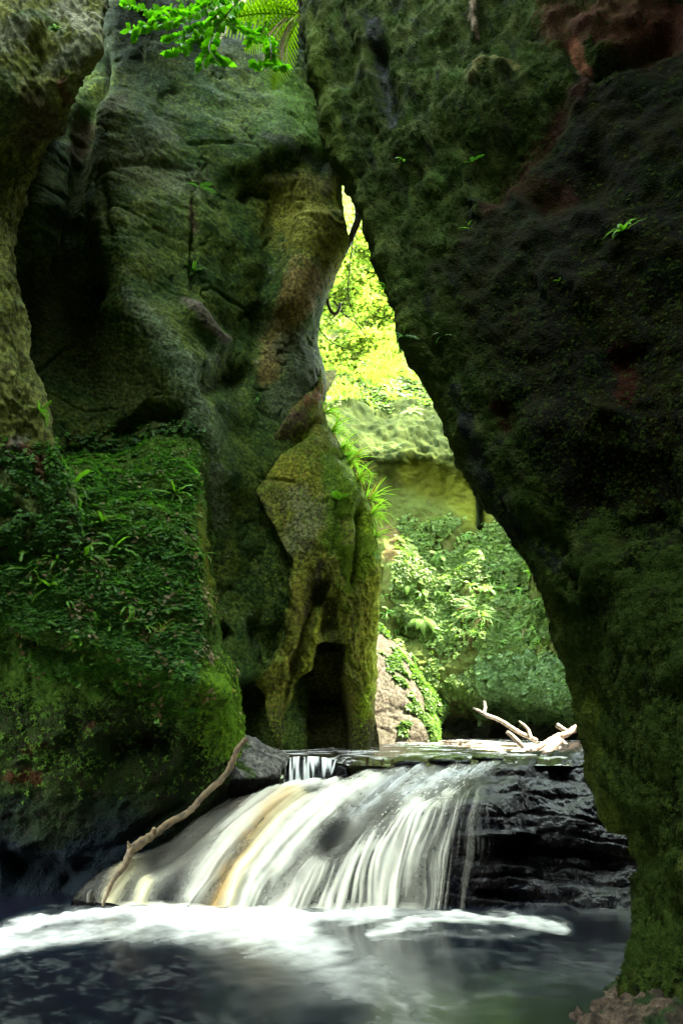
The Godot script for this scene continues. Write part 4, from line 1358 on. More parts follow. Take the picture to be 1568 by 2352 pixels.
func scatter(called: String, label: String, P: Patch, mesh: Mesh, mat: Material, want: int, pick: Callable, smin: float, smax: float, c1: Color, c2: Color, upward: float, lift := 0.0, category := "plants") -> void:
	# many small copies spread over a surface
	mesh.surface_set_material(0, mat)
	var where: Array[Transform3D] = []
	var tint := PackedColorArray()
	var tries := 0
	var total := P.pos.size()
	while where.size() < want and tries < want * 14:
		tries += 1
		var i := rng.randi() % total
		var n := P.nrm[i]
		if rng.randf() > pick.call(P.pos[i], P.pix[i], n, P.leafy[i]):
			continue
		var y := (n * (1.0 - upward) + Vector3.UP * upward + Vector3(rng.randf() - 0.5, rng.randf() - 0.5, rng.randf() - 0.5) * 0.7).normalized()
		var x := y.cross(Vector3(rng.randf() - 0.5, rng.randf() - 0.5, rng.randf() - 0.5)).normalized()
		var s := rng.randf_range(smin, smax)
		var j := P.pos[i] + n * lift + Vector3(rng.randf() - 0.5, rng.randf() - 0.5, rng.randf() - 0.5) * 0.03
		where.append(Transform3D(Basis(x, y, x.cross(y)) * s, j))
		tint.append(c1.lerp(c2, rng.randf()))
	var mm := MultiMesh.new()
	mm.transform_format = MultiMesh.TRANSFORM_3D
	mm.use_colors = true
	mm.mesh = mesh
	mm.instance_count = where.size()
	for i in where.size():
		mm.set_instance_transform(i, where[i])
		mm.set_instance_color(i, tint[i])
	var o := MultiMeshInstance3D.new()
	o.name = called
	o.multimesh = mm
	add_child(o, true)
	tag(o, label, category, "", "stuff")


func rosette(n: int, len: float, wide: float) -> ArrayMesh:
	var st := SurfaceTool.new()
	st.begin(Mesh.PRIMITIVE_TRIANGLES)
	for k in n:
		var az := TAU * k / n + rng.randf_range(-0.4, 0.4)
		var l := len * rng.randf_range(0.7, 1.2)
		var path := leaf_path(az, rng.randf_range(0.1, 0.8), l, 1.1, 3)
		strip(st, path, [wide * 0.3, wide, wide * 0.8, 0.001], Vector3(cos(az), 0, -sin(az)), 0.2, Color(1, 1, 1), Color(1, 1, 1))
	st.generate_normals()
	return st.commit()


func beard(n: int, len: float, wide: float) -> ArrayMesh:
	# a wisp of hanging moss
	var st := SurfaceTool.new()
	st.begin(Mesh.PRIMITIVE_TRIANGLES)
	for k in n:
		var az := TAU * k / n + rng.randf_range(-0.5, 0.5)
		var path := leaf_path(az, rng.randf_range(0.2, 0.9), len * rng.randf_range(0.6, 1.3), rng.randf_range(1.5, 2.6), 3)
		strip(st, path, [wide, wide * 0.8, wide * 0.5, 0.0004], Vector3(cos(az), 0, -sin(az)), 0.1, Color(0.8, 0.8, 0.8), Color(1.2, 1.2, 1.1))
	st.generate_normals()
	return st.commit()


func oval_leaf(len: float, wide: float) -> ArrayMesh:
	var st := SurfaceTool.new()
	st.begin(Mesh.PRIMITIVE_TRIANGLES)
	strip(st, leaf_path(0, 0.1, len, 0.5, 5), [0.001, wide * 0.75, wide, wide * 0.85, wide * 0.45, 0.0005], Vector3(1, 0, 0), 0.22, Color(1, 1, 1), Color(1, 1, 1))
	st.generate_normals()
	return st.commit()


func copy_of(o: Node3D, where: Transform3D, size := 1.0) -> Node3D:
	var c: Node3D = o.duplicate()
	c.name = String(o.name).rstrip("0123456789_")
	add_child(c, true)
	c.transform = Transform3D(where.basis.scaled(Vector3.ONE * size), where.origin)
	return c


func plants() -> void:
	var A: Patch = M.apron_patch
	var green := Color(0.11, 0.27, 0.025)
	var deep := Color(0.05, 0.15, 0.025)
	# strap-leaved ferns: picture place, size in metres, leaves, deep or fresh green, label
	var near := [
		[A, 237, 1022, 0.34, 5, 1, "dark strap fern on the ledge right of the reddish rock"],
		[A, 344, 996, 0.46, 8, 1, "large dark strap fern with brown dead leaves at the top of the mossy slope"],
		[A, 172, 1112, 0.48, 7, 0, "strap fern with two long arching leaves under the reddish rock"],
		[A, 127, 1131, 0.34, 6, 0, "strap fern tucked against the foot of the buttress"],
		[A, 120, 1205, 0.42, 5, 0, "strap fern with one upright pale twisted leaf"],
		[A, 62, 1252, 0.50, 7, 0, "wide strap fern nearest the left edge of the mossy slope"],
		[A, 196, 1282, 0.54, 8, 0, "largest bright strap fern in the middle of the mossy slope"],
		[A, 146, 1220, 0.36, 6, 0, "strap fern above the largest bright one"],
		[A, 265, 1258, 0.42, 6, 0, "strap fern with thin leaves right of the largest bright one"],
		[A, 56, 1290, 0.34, 6, 0, "small strap fern below the wide left one"],
		[A, 130, 1288, 0.34, 6, 0, "short strap fern left of the largest bright one"],
		[A, 70, 1318, 0.38, 6, 0, "low strap fern at the left end of the slope's lower fringe"],
		[A, 402, 1137, 0.44, 8, 0, "leafy strap fern near the slope's right edge"],
		[A, 428, 1178, 0.30, 3, 0, "strap fern of two bright leaves on the slope's right rim"],
		[A, 117, 1352, 0.36, 6, 0, "strap fern above the dark undercut ledge"],
		[A, 155, 1380, 0.30, 5, 0, "small strap fern hanging over the undercut ledge"],
		[A, 296, 1390, 0.34, 6, 0, "strap fern among dead leaves low on the slope"],
		[A, 330, 1432, 0.36, 7, 0, "broad-leaved strap fern beside the low grass tuft"],
		[A, 206, 1500, 0.40, 3, 0, "strap fern with two leaves hanging below the slope"],
		[A, 289, 1432, 0.30, 5, 0, "strap fern left of the broad-leaved one"],
		[A, 466, 1276, 0.30, 4, 0, "little strap fern on the yellow-green rim"],
		[A, 236, 1198, 0.36, 6, 0, "strap fern amid brown leaves high on the slope"],
		[A, 186, 1476, 0.30, 5, 0, "strap fern on the bare rock under the fringe"],
		[A, 31, 1462, 0.28, 5, 1, "dark strap fern under the undercut at the left"],
		[A, 24, 1240, 0.34, 6, 0, "strap fern cut by the picture's left edge"],
		[A, 92, 1262, 0.30, 5, 0, "small strap fern between the wide left one and the upright pale leaf"],
		[A, 160, 1250, 0.30, 6, 0, "small strap fern just above the largest bright one's left leaves"],
		[A, 226, 1330, 0.32, 6, 0, "strap fern below the largest bright one"],
		[A, 258, 1345, 0.28, 5, 1, "dark little strap fern right of the one below the largest"],
		[A, 92, 1345, 0.30, 6, 0, "strap fern at the left end of the dark undercut ledge"],
		[A, 210, 1400, 0.28, 5, 0, "strap fern on the fringe over the undercut's right end"],
		[A, 352, 1300, 0.26, 5, 1, "small dark strap fern in the leaf carpet's middle"],
		[A, 392, 1240, 0.26, 5, 1, "small dark strap fern in the leaf carpet's right part"],
		[A, 300, 1170, 0.26, 5, 1, "small dark strap fern in the leaf carpet's upper part"],
		[A, 250, 1440, 0.30, 6, 0, "strap fern hanging from the fringe's middle"],
		[A, 412, 1480, 0.26, 6, 0, "little strap fern beside the low grass tuft's right"],
		[M.left_patch, 446, 626, 0.38, 9, 1, "strap fern alone in the vertical crack of the left wall"],
		[M.left_patch, 590, 912, 0.26, 6, 1, "small dark strap fern under the hanging nose"],
		[M.buttress_patch, 96, 945, 0.34, 6, 0, "strap fern on the buttress rim"],
		[M.buttress_patch, 124, 60, 0.34, 6, 0, "strap fern at the top of the lichened buttress"],
		[M.right_patch, 1430, 530, 0.30, 9, 0, "bright broad strap fern alone on the dark right wall"],
		[M.right_patch, 1072, 520, 0.22, 3, 0, "pale drooping strap fern left of the bright one on the right wall"],
		[M.right_patch, 1018, 770, 0.24, 3, 1, "long dull hanging strap fern low on the right wall's edge"],
		[M.right_patch, 928, 775, 0.34, 7, 1, "dark strap fern hanging in outline against the bright gap"],
		[M.right_patch, 884, 662, 0.22, 5, 1, "small dark fern on the right wall's edge by the bright gap"],
		[M.right_patch, 925, 370, 0.22, 6, 1, "shaded strap fern cluster high on the right wall"],
		[M.right_patch, 1284, 645, 0.12, 4, 0, "tiny fern at the middle of the right wall"],
		[M.pillar_patch, 858, 1275, 0.26, 7, 0, "bright strap fern on the pillar's right edge"]]
	for f in near:
		var w := stand(f[0], f[1], f[2], 0.02, 0.55)
		var o := strap_fern(w, f[3] * 0.9, f[4] + 1, deep if f[5] else green)
		tag(o, f[6], "fern", "strap ferns on the near rocks")
	for f in [[M.left_patch, 455, 432, 0.42, 3, deep, "feathery fern at the head of the wall crack"], [M.pillar_patch, 778, 1150, 0.50, 4, Color(0.10, 0.24, 0.02), "bright feathery fern on the pillar's mossy shoulder"],
		[M.right_patch, 1085, 375, 0.22, 3, deep, "thin feathery fern high on the right wall"], [M.apron_patch, 168, 1150, 0.3, 3, green, "low feathery fern between the strap ferns"]]:
		tag(feather_fern(stand(f[0], f[1], f[2]), f[3], f[4], f[5]), f[6], "fern", "feathery ferns on the near rocks")
	for f in [[A, 375, 1458, 0.34, 14, "small grass tuft at the lower right of the mossy slope"], [A, 333, 1078, 0.26, 9, "thin grass tuft among the clover-like leaves"]]:
		tag(grass_tuft(stand(f[0], f[1], f[2]), f[3], f[4], Color(0.12, 0.24, 0.02)), f[5], "grass", "grass tufts on the mossy slope")
	var bright := Color(0.26, 0.44, 0.05)
	var k := 0
	var names := ["grass tuft at the top of the pillar's right edge under the red rock", "second grass tuft down the pillar's edge", "grass tuft above the pillar's shoulder", "broad grass tuft on the pillar's shoulder", "grass tuft leaning over the chamber below the shoulder",
		"long drooping grass tuft above the brown roots", "grass tuft beside the brown roots", "pale lowest grass tuft on the pillar's edge", "thin grass tuft between the shoulder tufts"]
	for q in [[748, 950, 0.42], [768, 992, 0.46], [790, 1030, 0.42], [812, 1062, 0.5], [828, 1096, 0.42], [846, 1150, 0.5], [852, 1185, 0.42], [862, 1235, 0.36], [802, 1048, 0.40]]:
		var w := stand(M.pillar_patch, q[0], q[1], 0.02, 0.7)
		w.basis = w.basis.rotated(Vector3.UP, 0.9)
		tag(grass_tuft(w, q[2] * 1.3, 54, bright), names[k], "grass", "grass tufts down the pillar's edge")
		k += 1
	# the far wall
	var Fp: Patch = M.far_patch
	k = 0
	for q in [[1010, 1277, 0.8, "feathery fern over brown stems at the left of the far thicket"], [930, 1340, 0.7, "feathery fern alone left of the far thicket"], [970, 1420, 0.95, "largest pale feathery fern low on the far wall"], [1123, 1350, 0.8, "feathery fern in the middle of the far thicket"],
		[1193, 1370, 0.7, "feathery fern at the far thicket's right side"], [1150, 1303, 0.6, "feathery fern high in the far thicket"], [1240, 1457, 0.7, "feathery fern low beside the far right grass"], [1205, 1270, 0.6, "feathery fern near the overhang's edge on the far wall"],
		[905, 905, 0.9, "pale feathery fern under the bright grass slope"], [945, 945, 0.9, "whitish feathery fern overhanging the far wall"], [935, 905, 0.7, "feathery fern between the two pale ones"]]:
		var pale := k > 7
		tag(feather_fern(stand(Fp, q[0], q[1], 0.02, 0.4), q[2] * 0.6, 7, Color(0.24, 0.32, 0.18) if pale else Color(0.14, 0.26, 0.05)), q[3], "fern", "feathery ferns on the far wall")
		k += 1
	k = 0
	var far_names := ["big hanging grass tuft in the middle of the far wall", "second hanging grass tuft right of the big one", "thin grass tuft between the far ferns", "grass tuft at the far wall's right side", "small grass tuft on the far wall's brow", "grass tuft on the arch's left foot"]
	for q in [[1093, 1405, 1.0], [1112, 1420, 0.9], [1173, 1410, 0.7], [1198, 1445, 0.9], [905, 1030, 0.45], [868, 1032, 0.5]]:
		tag(grass_tuft(stand(Fp, q[0], q[1], 0.02, 0.3), q[2] * 0.75, 40, Color(0.16, 0.28, 0.08)), far_names[k], "grass", "grass tufts on the far wall")
		k += 1
	var protos := []
	for i in 4:
		protos.append(strap_fern(stand(Fp, 1000 + 40 * i, 1300, 0.02, 0.4), 0.27, 8, Color(0.18, 0.36, 0.09)))
		tag(protos[i], "small strap fern in the far wall's green thicket", "fern", "strap ferns in the far thicket")
	for i in 66:
		var t := rng.randf()
		var px := 960.0 + 300.0 * t + 20.0 * rng.randf()
		var py := rng.randf_range(1200 + 60 * absf(t - 0.35), 1480)
		if i > 58:
			px = rng.randf_range(880, 960)
			py = rng.randf_range(1360, 1460)
		var w := stand(Fp, px, py, 0.02, 0.4)
		w.basis = w.basis.rotated(Vector3.UP, rng.randf_range(-0.7, 0.7))
		tag(copy_of(protos[i % 4], w, rng.randf_range(0.7, 1.5)), "small strap fern in the far wall's green thicket", "fern", "strap ferns in the far thicket")
	for q in [[973, 1206, "highest strap fern left of the far thicket"], [968, 1232, "strap fern just below the highest far one"], [950, 1275, "strap fern on the pale far rock"], [883, 1412, "strap fern beside the pillar at the far bank's top"], [906, 1452, "strap fern at the foot of the far wall's left side"]]:
		tag(copy_of(protos[1], stand(Fp, q[0], q[1], 0.02, 0.4), 1.2), q[2], "fern", "strap ferns at the far wall's left")


func beech_spray(pts: Array, d: float, size: float, label: String, tint: Array) -> void:
	var o := Node3D.new()
	o.name = "beech_twig"
	var p0: Vector2 = pts[0]
	o.position = at(p0.x, p0.y, d)
	add_child(o, true)
	tag(o, label, "branch", "leafy twigs hanging into the gorge")
	var line := []
	var rad := []
	for i in pts.size():
		var p: Vector2 = pts[i]
		line.append(at(p.x, p.y, d + 0.08 * sin(i * 2.0)) - o.position)
		rad.append(0.008 * (1.0 - 0.75 * i / pts.size()))
	limb("stem", line, rad, Color(0.10, 0.08, 0.05), Color(0.16, 0.13, 0.08), o, 6)
	for i in pts.size() - 1:
		var a: Vector3 = line[i]
		var b: Vector3 = line[i + 1]
		var n := maxi(2, int(a.distance_to(b) / (size * 0.30)))
		for j in n:
			for sg: float in [-1.0, 1.0]:
				if i == 0 and rng.randf() < 0.5:
					continue
				var f := (b - a).normalized()
				var dir := (f * 0.7 + f.cross(Vector3(0.1, 0.25, 1)).normalized() * sg * 0.9 + Vector3(rng.randf() - 0.5, rng.randf() - 0.6, rng.randf() - 0.5) * 0.9).normalized()
				var up := (Vector3(0, 1.0, -0.35) + Vector3(rng.randf() - 0.5, 0, rng.randf() - 0.5) * 0.9).normalized()
				var x := up.cross(dir).normalized()
				var lf := mesh_node("leaf", tint[rng.randi() % tint.size()], M.leaf, o)
				lf.transform = Transform3D(Basis(x, dir.cross(x), dir) * rng.randf_range(0.7, 1.2), a.lerp(b, (j + rng.randf()) / n) + dir * size * 0.15)


func coloured_leaf(len: float, wide: float, c: Color) -> ArrayMesh:
	var st := SurfaceTool.new()
	st.begin(Mesh.PRIMITIVE_TRIANGLES)
	strip(st, leaf_path(0, 0.1, len, 0.5, 5), [0.001, wide * 0.75, wide, wide * 0.85, wide * 0.45, 0.0005], Vector3(1, 0, 0), 0.22, c, c * 1.1)
	st.generate_normals()
	return st.commit()


func branches() -> void:
	var tints := []
	for c in [Color(0.13, 0.38, 0.014), Color(0.17, 0.46, 0.016), Color(0.10, 0.30, 0.012), Color(0.20, 0.50, 0.02)]:
		tints.append(coloured_leaf(0.115, 0.036, c))
	var d := 6.2
	beech_spray(L([600, -60, 520, -5, 480, 12, 410, 30, 340, 25, 285, 8]), d, 0.10, "beech twig reaching farthest left across the top", tints)
	beech_spray(L([520, -40, 470, 20, 420, 45, 360, 55, 300, 70]), d - 0.15, 0.10, "densest beech twig just under the top edge", tints)
	beech_spray(L([440, -30, 400, 20, 370, 40, 330, 60, 310, 80]), d - 0.1, 0.10, "beech twig behind the densest one", tints)
	beech_spray(L([560, -30, 480, 50, 440, 70, 400, 90, 385, 84]), d, 0.10, "beech twig drooping below the densest one", tints)
	beech_spray(L([500, 30, 470, 70, 450, 100, 420, 112, 390, 120]), d + 0.1, 0.10, "beech twig with round leaf at its low left end", tints)
	beech_spray(L([540, 10, 500, 60, 480, 110, 500, 138, 520, 142]), d, 0.10, "lowest beech twig of the left cluster, bending right", tints)
	beech_spray(L([490, 95, 475, 120, 465, 145, 455, 154]), d, 0.10, "short beech twig hanging at the bottom of the left cluster", tints)
	beech_spray(L([600, -40, 540, 10, 520, 40, 545, 65, 575, 66]), d + 0.2, 0.10, "beech twig between the left cluster and the yellow fern", tints)
	beech_spray(L([610, 50, 600, 80, 580, 90, 572, 92]), d + 0.3, 0.10, "little beech twig below the yellow fern", tints)
	beech_spray(L([606, 70, 618, 85, 622, 110, 621, 140, 600, 150, 590, 146]), d + 0.3, 0.10, "thread-like beech twig hanging lowest, its leaves to the left", tints)
	beech_spray(L([620, 110, 622, 145, 640, 155, 652, 150]), d + 0.3, 0.10, "tip of the thread-like beech twig bending right", tints)
	# bracken at the top of the gap
	var o := Node3D.new()
	o.name = "bracken"
	o.position = at(690, 36, 7.4)
	o.scale = Vector3.ONE * 1.3
	add_child(o, true)
	tag(o, "sunlit yellow bracken with brown dead stems at the top of the gap", "fern")
	var y := Color(0.20, 0.32, 0.010)
	for f in [[-1.5, 0.10, 1.05, 0.26, 0.9], [-1.35, 0.5, 0.8, 0.2, 1.5], [-1.7, -0.25, 0.75, 0.2, 0.5], [-2.3, -0.75, 0.9, 0.2, 0.7], [-0.9, -0.9, 0.7, 0.17, 0.5], [-1.0, 0.9, 0.8, 0.2, 1.6]]:
		mesh_node("frond", frond(f[0], f[1], f[2], f[3], f[4], 22, y * rng.randf_range(0.85, 1.15), true), M.frond, o)
	for i in 9:
		var x := rng.randf_range(-0.36, -0.12)
		limb("dead_stem", [Vector3(x * 0.5, -0.1, 0.05), Vector3(x, -0.5, 0.12), Vector3(x * 1.05, rng.randf_range(-0.95, -0.7), 0.1)], [0.006, 0.006, 0.003], Color(0.22, 0.12, 0.06), Color(0.30, 0.18, 0.10), o, 5)
	# the dark trunk and roots in the gap
	var dk := Color(0.035, 0.025, 0.018)
	var t := limb("hanging_root", [at(812, 420, 13.0), at(816, 450, 13.0), at(823, 495, 13.0), at(808, 540, 13.0), at(790, 580, 13.1)], [0.08, 0.085, 0.085, 0.075, 0.07], dk, dk * 1.8)
	tag(t, "thick dark root hanging across the bright gap", "root")
	t = limb("hanging_root", [at(744, 660, 12.7), at(751, 690, 12.7), at(759, 714, 12.7), at(769, 721, 12.7), at(778, 712, 12.7), at(780, 697, 12.8)], [0.04, 0.04, 0.035, 0.035, 0.032, 0.03], Color(0.12, 0.08, 0.04), Color(0.18, 0.12, 0.06))
	tag(t, "hooked brown root curling below the hanging nose", "root")
	var thin := [[[811, 548], [804, 605], [800, 681], [817, 736], [835, 767], "long thin twig hanging down the bright gap"], [[721, 732], [743, 769], [773, 793], [808, 804], [848, 821], "thin twig crossing the bright leaves to the right"], [[765, 690], [790, 722], [820, 745], [838, 770], [846, 790], "thin twig running down from the hooked root"]]
	for q in thin:
		var pts := []
		for i in 5:
			pts.append(at(q[i][0], q[i][1], 12.9 + 0.1 * i))
		tag(limb("thin_twig", pts, [0.016, 0.013, 0.013, 0.010, 0.006], dk, dk * 1.6, self, 6), q[5], "twig")
	# sunlit leaves beyond the gap
	var leaf := oval_leaf(0.13, 0.045)
	var specs := [[860, 560, 17.0, 2.2, 900, "bright leafy branch highest in the gap"], [800, 640, 17.5, 2.6, 1100, "glowing leafy branch at the gap's widest part"], [760, 730, 16.5, 2.4, 1300, "yellow leafy branch beside the hanging nose"],
		[840, 760, 18.0, 2.4, 1100, "leafy branch in front of the grass slope"], [790, 830, 17.0, 2.0, 900, "lowest yellow leafy branch above the far wall's brow"], [880, 680, 18.5, 2.0, 900, "leafy branch behind the overhang's edge"]]
	for s in specs:
		var b := Node3D.new()
		b.name = "leafy_branch"
		b.position = at(s[0], s[1], s[2])
		add_child(b, true)
		tag(b, s[5], "branch", "sunlit branches beyond the gap")
		var where: Array[Transform3D] = []
		var cols := PackedColorArray()
		for tw in 9:
			var from: Vector3 = Vector3(rng.randf_range(0.2, 1.2), rng.randf_range(0.3, 1.0), rng.randf_range(-0.6, 0.6)) * s[3] * 0.5
			var to: Vector3 = Vector3(rng.randf_range(-1.1, 0.5), rng.randf_range(-0.9, 0.5), rng.randf_range(-0.6, 0.6)) * s[3] * 0.5
			limb("twig", [from, from.lerp(to, 0.5) + Vector3(0, 0.15, 0), to], [0.012, 0.009, 0.004], dk * 1.5, dk * 2.5, b, 5)
			for i in int(s[4] / 9):
				var f := rng.randf()
				var p: Vector3 = from.lerp(to, f) + Vector3(0, 0.6 * f * (1.0 - f), 0) + Vector3(rng.randfn(0, 0.16), rng.randfn(0, 0.05), rng.randfn(0, 0.16))
				var up := Vector3(rng.randf() - 0.5, 1.0, rng.randf() - 0.5).normalized()
				var x := up.cross(Vector3(rng.randf() - 0.5, -0.2, rng.randf() - 0.5)).normalized()
				where.append(Transform3D(Basis(x, up, x.cross(up)) * rng.randf_range(0.7, 1.3), p))
				cols.append(Color(0.30, 0.37, 0.12) * (rng.randf_range(0.6, 1.4) if rng.randf() < 0.6 else rng.randf_range(0.12, 0.4)))
		var mm := MultiMesh.new()
		mm.transform_format = MultiMesh.TRANSFORM_3D
		mm.use_colors = true
		mm.mesh = leaf
		mm.instance_count = where.size()
		for i in where.size():
			mm.set_instance_transform(i, where[i])
			mm.set_instance_color(i, cols[i])
		leaf.surface_set_material(0, M.leaf)
		var mi := MultiMeshInstance3D.new()
		mi.name = "foliage"
		mi.multimesh = mm
		mi.set_meta("kind", "stuff")
		b.add_child(mi, true)


func driftwood() -> void:
	var c := Color(0.055, 0.036, 0.022)
	var c2 := Color(0.20, 0.135, 0.065)
	var o := Node3D.new()
	o.name = "driftwood_branch"
	o.position = at(320, 1945, 8.75)
	add_child(o, true)
	var pts := []
	for q in [[566, 1696, 9.55], [546, 1724, 9.5], [524, 1766, 9.45], [512, 1786, 9.4], [470, 1826, 9.2], [432, 1862, 9.05], [392, 1890, 8.95], [352, 1920, 8.85], [318, 1942, 8.75], [300, 1960, 8.7], [284, 1990, 8.6], [264, 2016, 8.5], [246, 2048, 8.42], [236, 2080, 8.35]]:
		pts.append(at(q[0], q[1], q[2]) - o.position)
	for i in range(1, pts.size() - 1):
		pts[i] += Vector3(rng.randf() - 0.5, rng.randf() - 0.5, 0) * 0.05
	limb("stem", pts, [0.034, 0.038, 0.042, 0.038, 0.036, 0.038, 0.042, 0.044, 0.056, 0.052, 0.036, 0.030, 0.022, 0.014], c, c2, o, 14, 0.22)
	limb("knot", [pts[7], pts[7] + Vector3(0.02, 0.09, 0.06)], [0.04, 0.022], c, c2, o, 8)
	limb("snag", [pts[9] + Vector3(0, 0.02, 0), pts[9] + Vector3(-0.03, 0.11, 0.05)], [0.035, 0.008], c, c2, o, 8)
	tag(o, "long bent driftwood branch propped from the ledge down into the foam", "branch")
	var stub := limb("driftwood_stub", [at(206, 2072, 8.4), at(207, 2056, 8.42), at(212, 2044, 8.45)], [0.03, 0.035, 0.015], Color(0.03, 0.025, 0.02), Color(0.06, 0.05, 0.03))
	tag(stub, "small dark stub poking out of the pool beside the long branch", "branch")
	# the log jam at the stream's right bank; zoom (1280,1900) in steps of 4.8
	var j := func(zx: float, zy: float, d: float) -> Vector3:
		return at(1045.4 + zx / 4.8, 1551.7 + zy / 4.8, d)
	var pale := Color(0.11, 0.085, 0.055)
	var pale2 := Color(0.24, 0.20, 0.145)
	o = Node3D.new()
	o.name = "forked_log"
	o.position = j.call(760, 640, 13.6)
	add_child(o, true)
	var f := func(zx: float, zy: float, d: float) -> Vector3:
		var p: Vector3 = j.call(zx, zy, d)
		return p - o.position
	limb("stem", [f.call(195, 360, 13.8), f.call(260, 390, 13.8), f.call(330, 430, 13.75), f.call(500, 500, 13.7), f.call(640, 590, 13.6), f.call(760, 655, 13.6), f.call(900, 720, 13.5)], [0.018, 0.026, 0.036, 0.04, 0.042, 0.042, 0.04], pale, pale2, o, 10)
	limb("fork", [f.call(310, 420, 13.75), f.call(325, 360, 13.8), f.call(315, 285, 13.85)], [0.032, 0.033, 0.03], pale, pale2, o, 9)
	limb("fork", [f.call(830, 690, 13.5), f.call(800, 600, 13.6), f.call(750, 545, 13.65), f.call(700, 505, 13.7)], [0.036, 0.034, 0.028, 0.015], pale, pale2, o, 9)
	tag(o, "long pale forked log slanting up leftwards from the log jam", "log")
	o = limb("short_log", [j.call(565, 620, 13.3), j.call(620, 660, 13.3), j.call(680, 720, 13.2), j.call(750, 790, 13.2)], [0.03, 0.04, 0.045, 0.04], pale * 0.7, pale, self, 10)
	tag(o, "short grey broken branch under the forked log", "log")
	o = Node3D.new()
	o.name = "sawn_log"
	o.position = j.call(860, 760, 13.1)
	add_child(o, true)
	limb("trunk", [f.call(690, 860, 13.0), f.call(820, 770, 13.05), f.call(940, 670, 13.1), f.call(1040, 585, 13.15)], [0.08, 0.085, 0.08, 0.07], pale, pale2 * 1.1, o, 14, 0.06)
	limb("stump", [f.call(1050, 600, 13.15), f.call(1100, 650, 13.1), f.call(1130, 660, 13.1)], [0.05, 0.05, 0.04], pale * 0.8, pale, o, 9)
	tag(o, "thick pale sawn log lying across the log jam", "log")
	o = limb("bark_log", [j.call(840, 830, 12.9), j.call(960, 770, 12.95), j.call(1100, 690, 13.0), j.call(1230, 640, 13.0), j.call(1380, 540, 13.1)], [0.05, 0.06, 0.062, 0.06, 0.05], Color(0.08, 0.05, 0.035), Color(0.20, 0.13, 0.09), self, 12, 0.2)
	tag(o, "dark bark-covered log lying in front of the sawn one", "log")
	o = limb("cut_pole", [j.call(1115, 545, 13.3), j.call(1170, 580, 13.25), j.call(1240, 630, 13.2)], [0.045, 0.045, 0.045], pale * 0.8, pale2, self, 10, 0.05)
	tag(o, "short cut pole behind the right end of the log jam", "log")


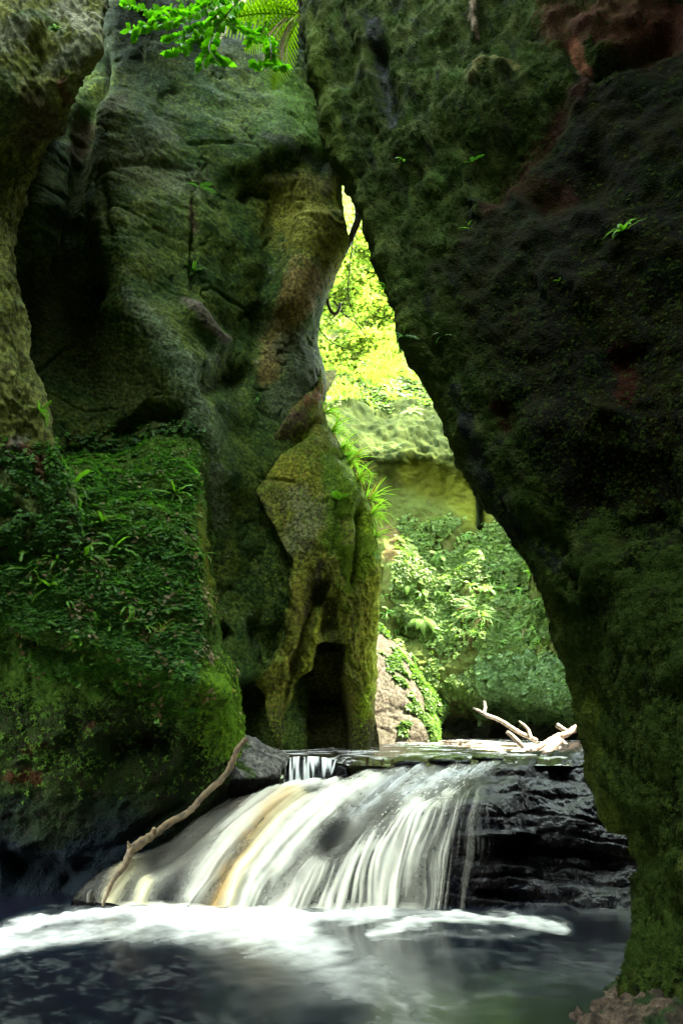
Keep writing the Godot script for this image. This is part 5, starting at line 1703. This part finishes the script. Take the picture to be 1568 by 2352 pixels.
func ground_cover() -> void:
	var A: Patch = M.apron_patch
	scatter("ground_cover", "carpet of small clover-like leaves on the mossy slope", A, rosette(5, 0.045, 0.016), M.leaf, 26000, func(p: Vector3, q: Vector2, n: Vector3, leafy: float) -> float:
		return leafy * ss(-0.35, 0.25, n_soft.get_noise_3dv(p * 1.6)) * ss(470, 440, q.x), 0.6, 1.3, Color(0.05, 0.16, 0.036), Color(0.15, 0.32, 0.050), 0.65, 0.015)
	scatter("ground_cover", "small leaves creeping from the mossy slope onto the left wall", M.left_patch, rosette(5, 0.05, 0.018), M.leaf, 3500, func(p: Vector3, q: Vector2, n: Vector3, leafy: float) -> float:
		return ss(960, 1040, q.y + 0.22 * (q.x - 300.0) + 40.0 * n_soft.get_noise_3dv(p * 2.0)) * ss(1100, 1060, q.y) * ss(110, 160, q.x) * ss(480, 440, q.x), 0.6, 1.3, Color(0.035, 0.11, 0.028), Color(0.10, 0.23, 0.04), 0.5, 0.015)
	scatter("ground_cover", "small leaves growing up the foot of the lichened buttress", M.buttress_patch, rosette(5, 0.045, 0.016), M.leaf, 5000, func(p: Vector3, q: Vector2, n: Vector3, leafy: float) -> float:
		return leafy * ss(-0.2, 0.2, n_soft.get_noise_3dv(p * 2.5)), 0.6, 1.2, Color(0.05, 0.15, 0.036), Color(0.14, 0.30, 0.05), 0.5, 0.015)
	scatter("dead_leaves", "brown dead leaves caught on the mossy slope", A, oval_leaf(0.07, 0.02), M.leaf, 1500, func(p: Vector3, q: Vector2, n: Vector3, leafy: float) -> float:
		return leafy * ss(0.0, 0.4, n_soft.get_noise_3dv(p * 2.2 + Vector3(5, 5, 5))), 0.6, 1.3, Color(0.20, 0.12, 0.06), Color(0.32, 0.23, 0.13), 0.3, 0.03)
	scatter("moss", "hanging moss on the mossy slope", A, beard(6, 0.04, 0.004), M.wisp, 50000, func(p: Vector3, q: Vector2, n: Vector3, leafy: float) -> float:
		return (0.08 * ss(1860, 1700, q.y) + ss(1640, 1560, q.y - 0.9 * maxf(q.x - 330, 0))) * (0.25 + 0.75 * ss(0.0, 0.3, n_soft.get_noise_3dv(p * 2.0))) * ss(540, 470, q.x - 0.05 * (q.y - 1500)), 0.6, 1.3, Color(0.028, 0.060, 0.012), Color(0.08, 0.15, 0.02), 0.1, 0.0)
	scatter("moss", "moss on the lower right rim of the mossy slope, coloured lime for light from the gap", A, beard(6, 0.045, 0.005), M.wisp, 9000, func(p: Vector3, q: Vector2, n: Vector3, leafy: float) -> float:
		return ss(1480, 1560, q.y) * ss(1760, 1700, q.y) * ss(400, 500, q.x - 0.25 * (q.y - 1560)), 0.6, 1.2, Color(0.09, 0.18, 0.014), Color(0.16, 0.30, 0.02), 0.1, 0.0)  # real moss; its lime tint stands in for light from the gap
	scatter("moss", "shaggy hanging moss on the overhanging right wall", M.right_patch, beard(6, 0.035, 0.0035), M.wisp, 130000, func(p: Vector3, q: Vector2, n: Vector3, leafy: float) -> float:
		return 0.05 + leafy * ss(-0.2, 0.25, n_soft.get_noise_3dv(p * Vector3(3, 1.5, 3))) if q.x < 1650 else 0.0, 0.5, 1.2, Color(0.010, 0.022, 0.004), Color(0.036, 0.054, 0.010), 0.1, 0.0)
	scatter("moss", "bright moss on the rock pillar", M.pillar_patch, beard(6, 0.04, 0.004), M.wisp, 22000, func(p: Vector3, q: Vector2, n: Vector3, leafy: float) -> float:
		return 0.02 + leafy * ss(-0.1, 0.2, n_soft.get_noise_3dv(p * 2.5)), 0.6, 1.2, Color(0.06, 0.10, 0.012), Color(0.14, 0.22, 0.015), 0.1, 0.0)
	var Fp: Patch = M.far_patch
	scatter("undergrowth", "dense small leaves covering the far wall", Fp, rosette(6, 0.075, 0.022), M.leaf, 34000, func(p: Vector3, q: Vector2, n: Vector3, leafy: float) -> float:
		return ss(0.0, 0.5, leafy) * ss(-0.3, 0.3, n_soft.get_noise_3dv(p * 0.9)) * ss(1640, 1600, q.y), 0.6, 1.4, Color(0.06, 0.12, 0.025), Color(0.20, 0.31, 0.07), 0.35, 0.05)
	scatter("ivy", "ivy hanging over the dark undercut of the far wall", Fp, rosette(5, 0.07, 0.032), M.leaf, 14000, func(p: Vector3, q: Vector2, n: Vector3, leafy: float) -> float:
		return ss(1500, 1560, q.y) * ss(1660, 1630, q.y) * ss(1090, 1130, q.x), 0.7, 1.4, Color(0.08, 0.16, 0.05), Color(0.20, 0.33, 0.12), 0.2, 0.12)
	scatter("grass", "sunlit grass on the slope above the far wall", Fp, tuft_mesh(0.5, 14, Color(0.9, 1.0, 0.6)), M.leaf, 5000, func(p: Vector3, q: Vector2, n: Vector3, leafy: float) -> float:
		return ss(930, 880, q.y) * ss(-0.2, 0.2, n_soft.get_noise_3dv(p * 0.5)), 0.7, 1.5, Color(0.12, 0.20, 0.06), Color(0.26, 0.34, 0.14), 0.8, 0.0)
	scatter("undergrowth", "low green plants along the far bank", M.bank_patch, rosette(6, 0.10, 0.03), M.leaf, 5000, func(p: Vector3, q: Vector2, n: Vector3, leafy: float) -> float:
		return leafy * 0.9, 0.6, 1.4, Color(0.04, 0.09, 0.02), Color(0.11, 0.20, 0.04), 0.6, 0.02)
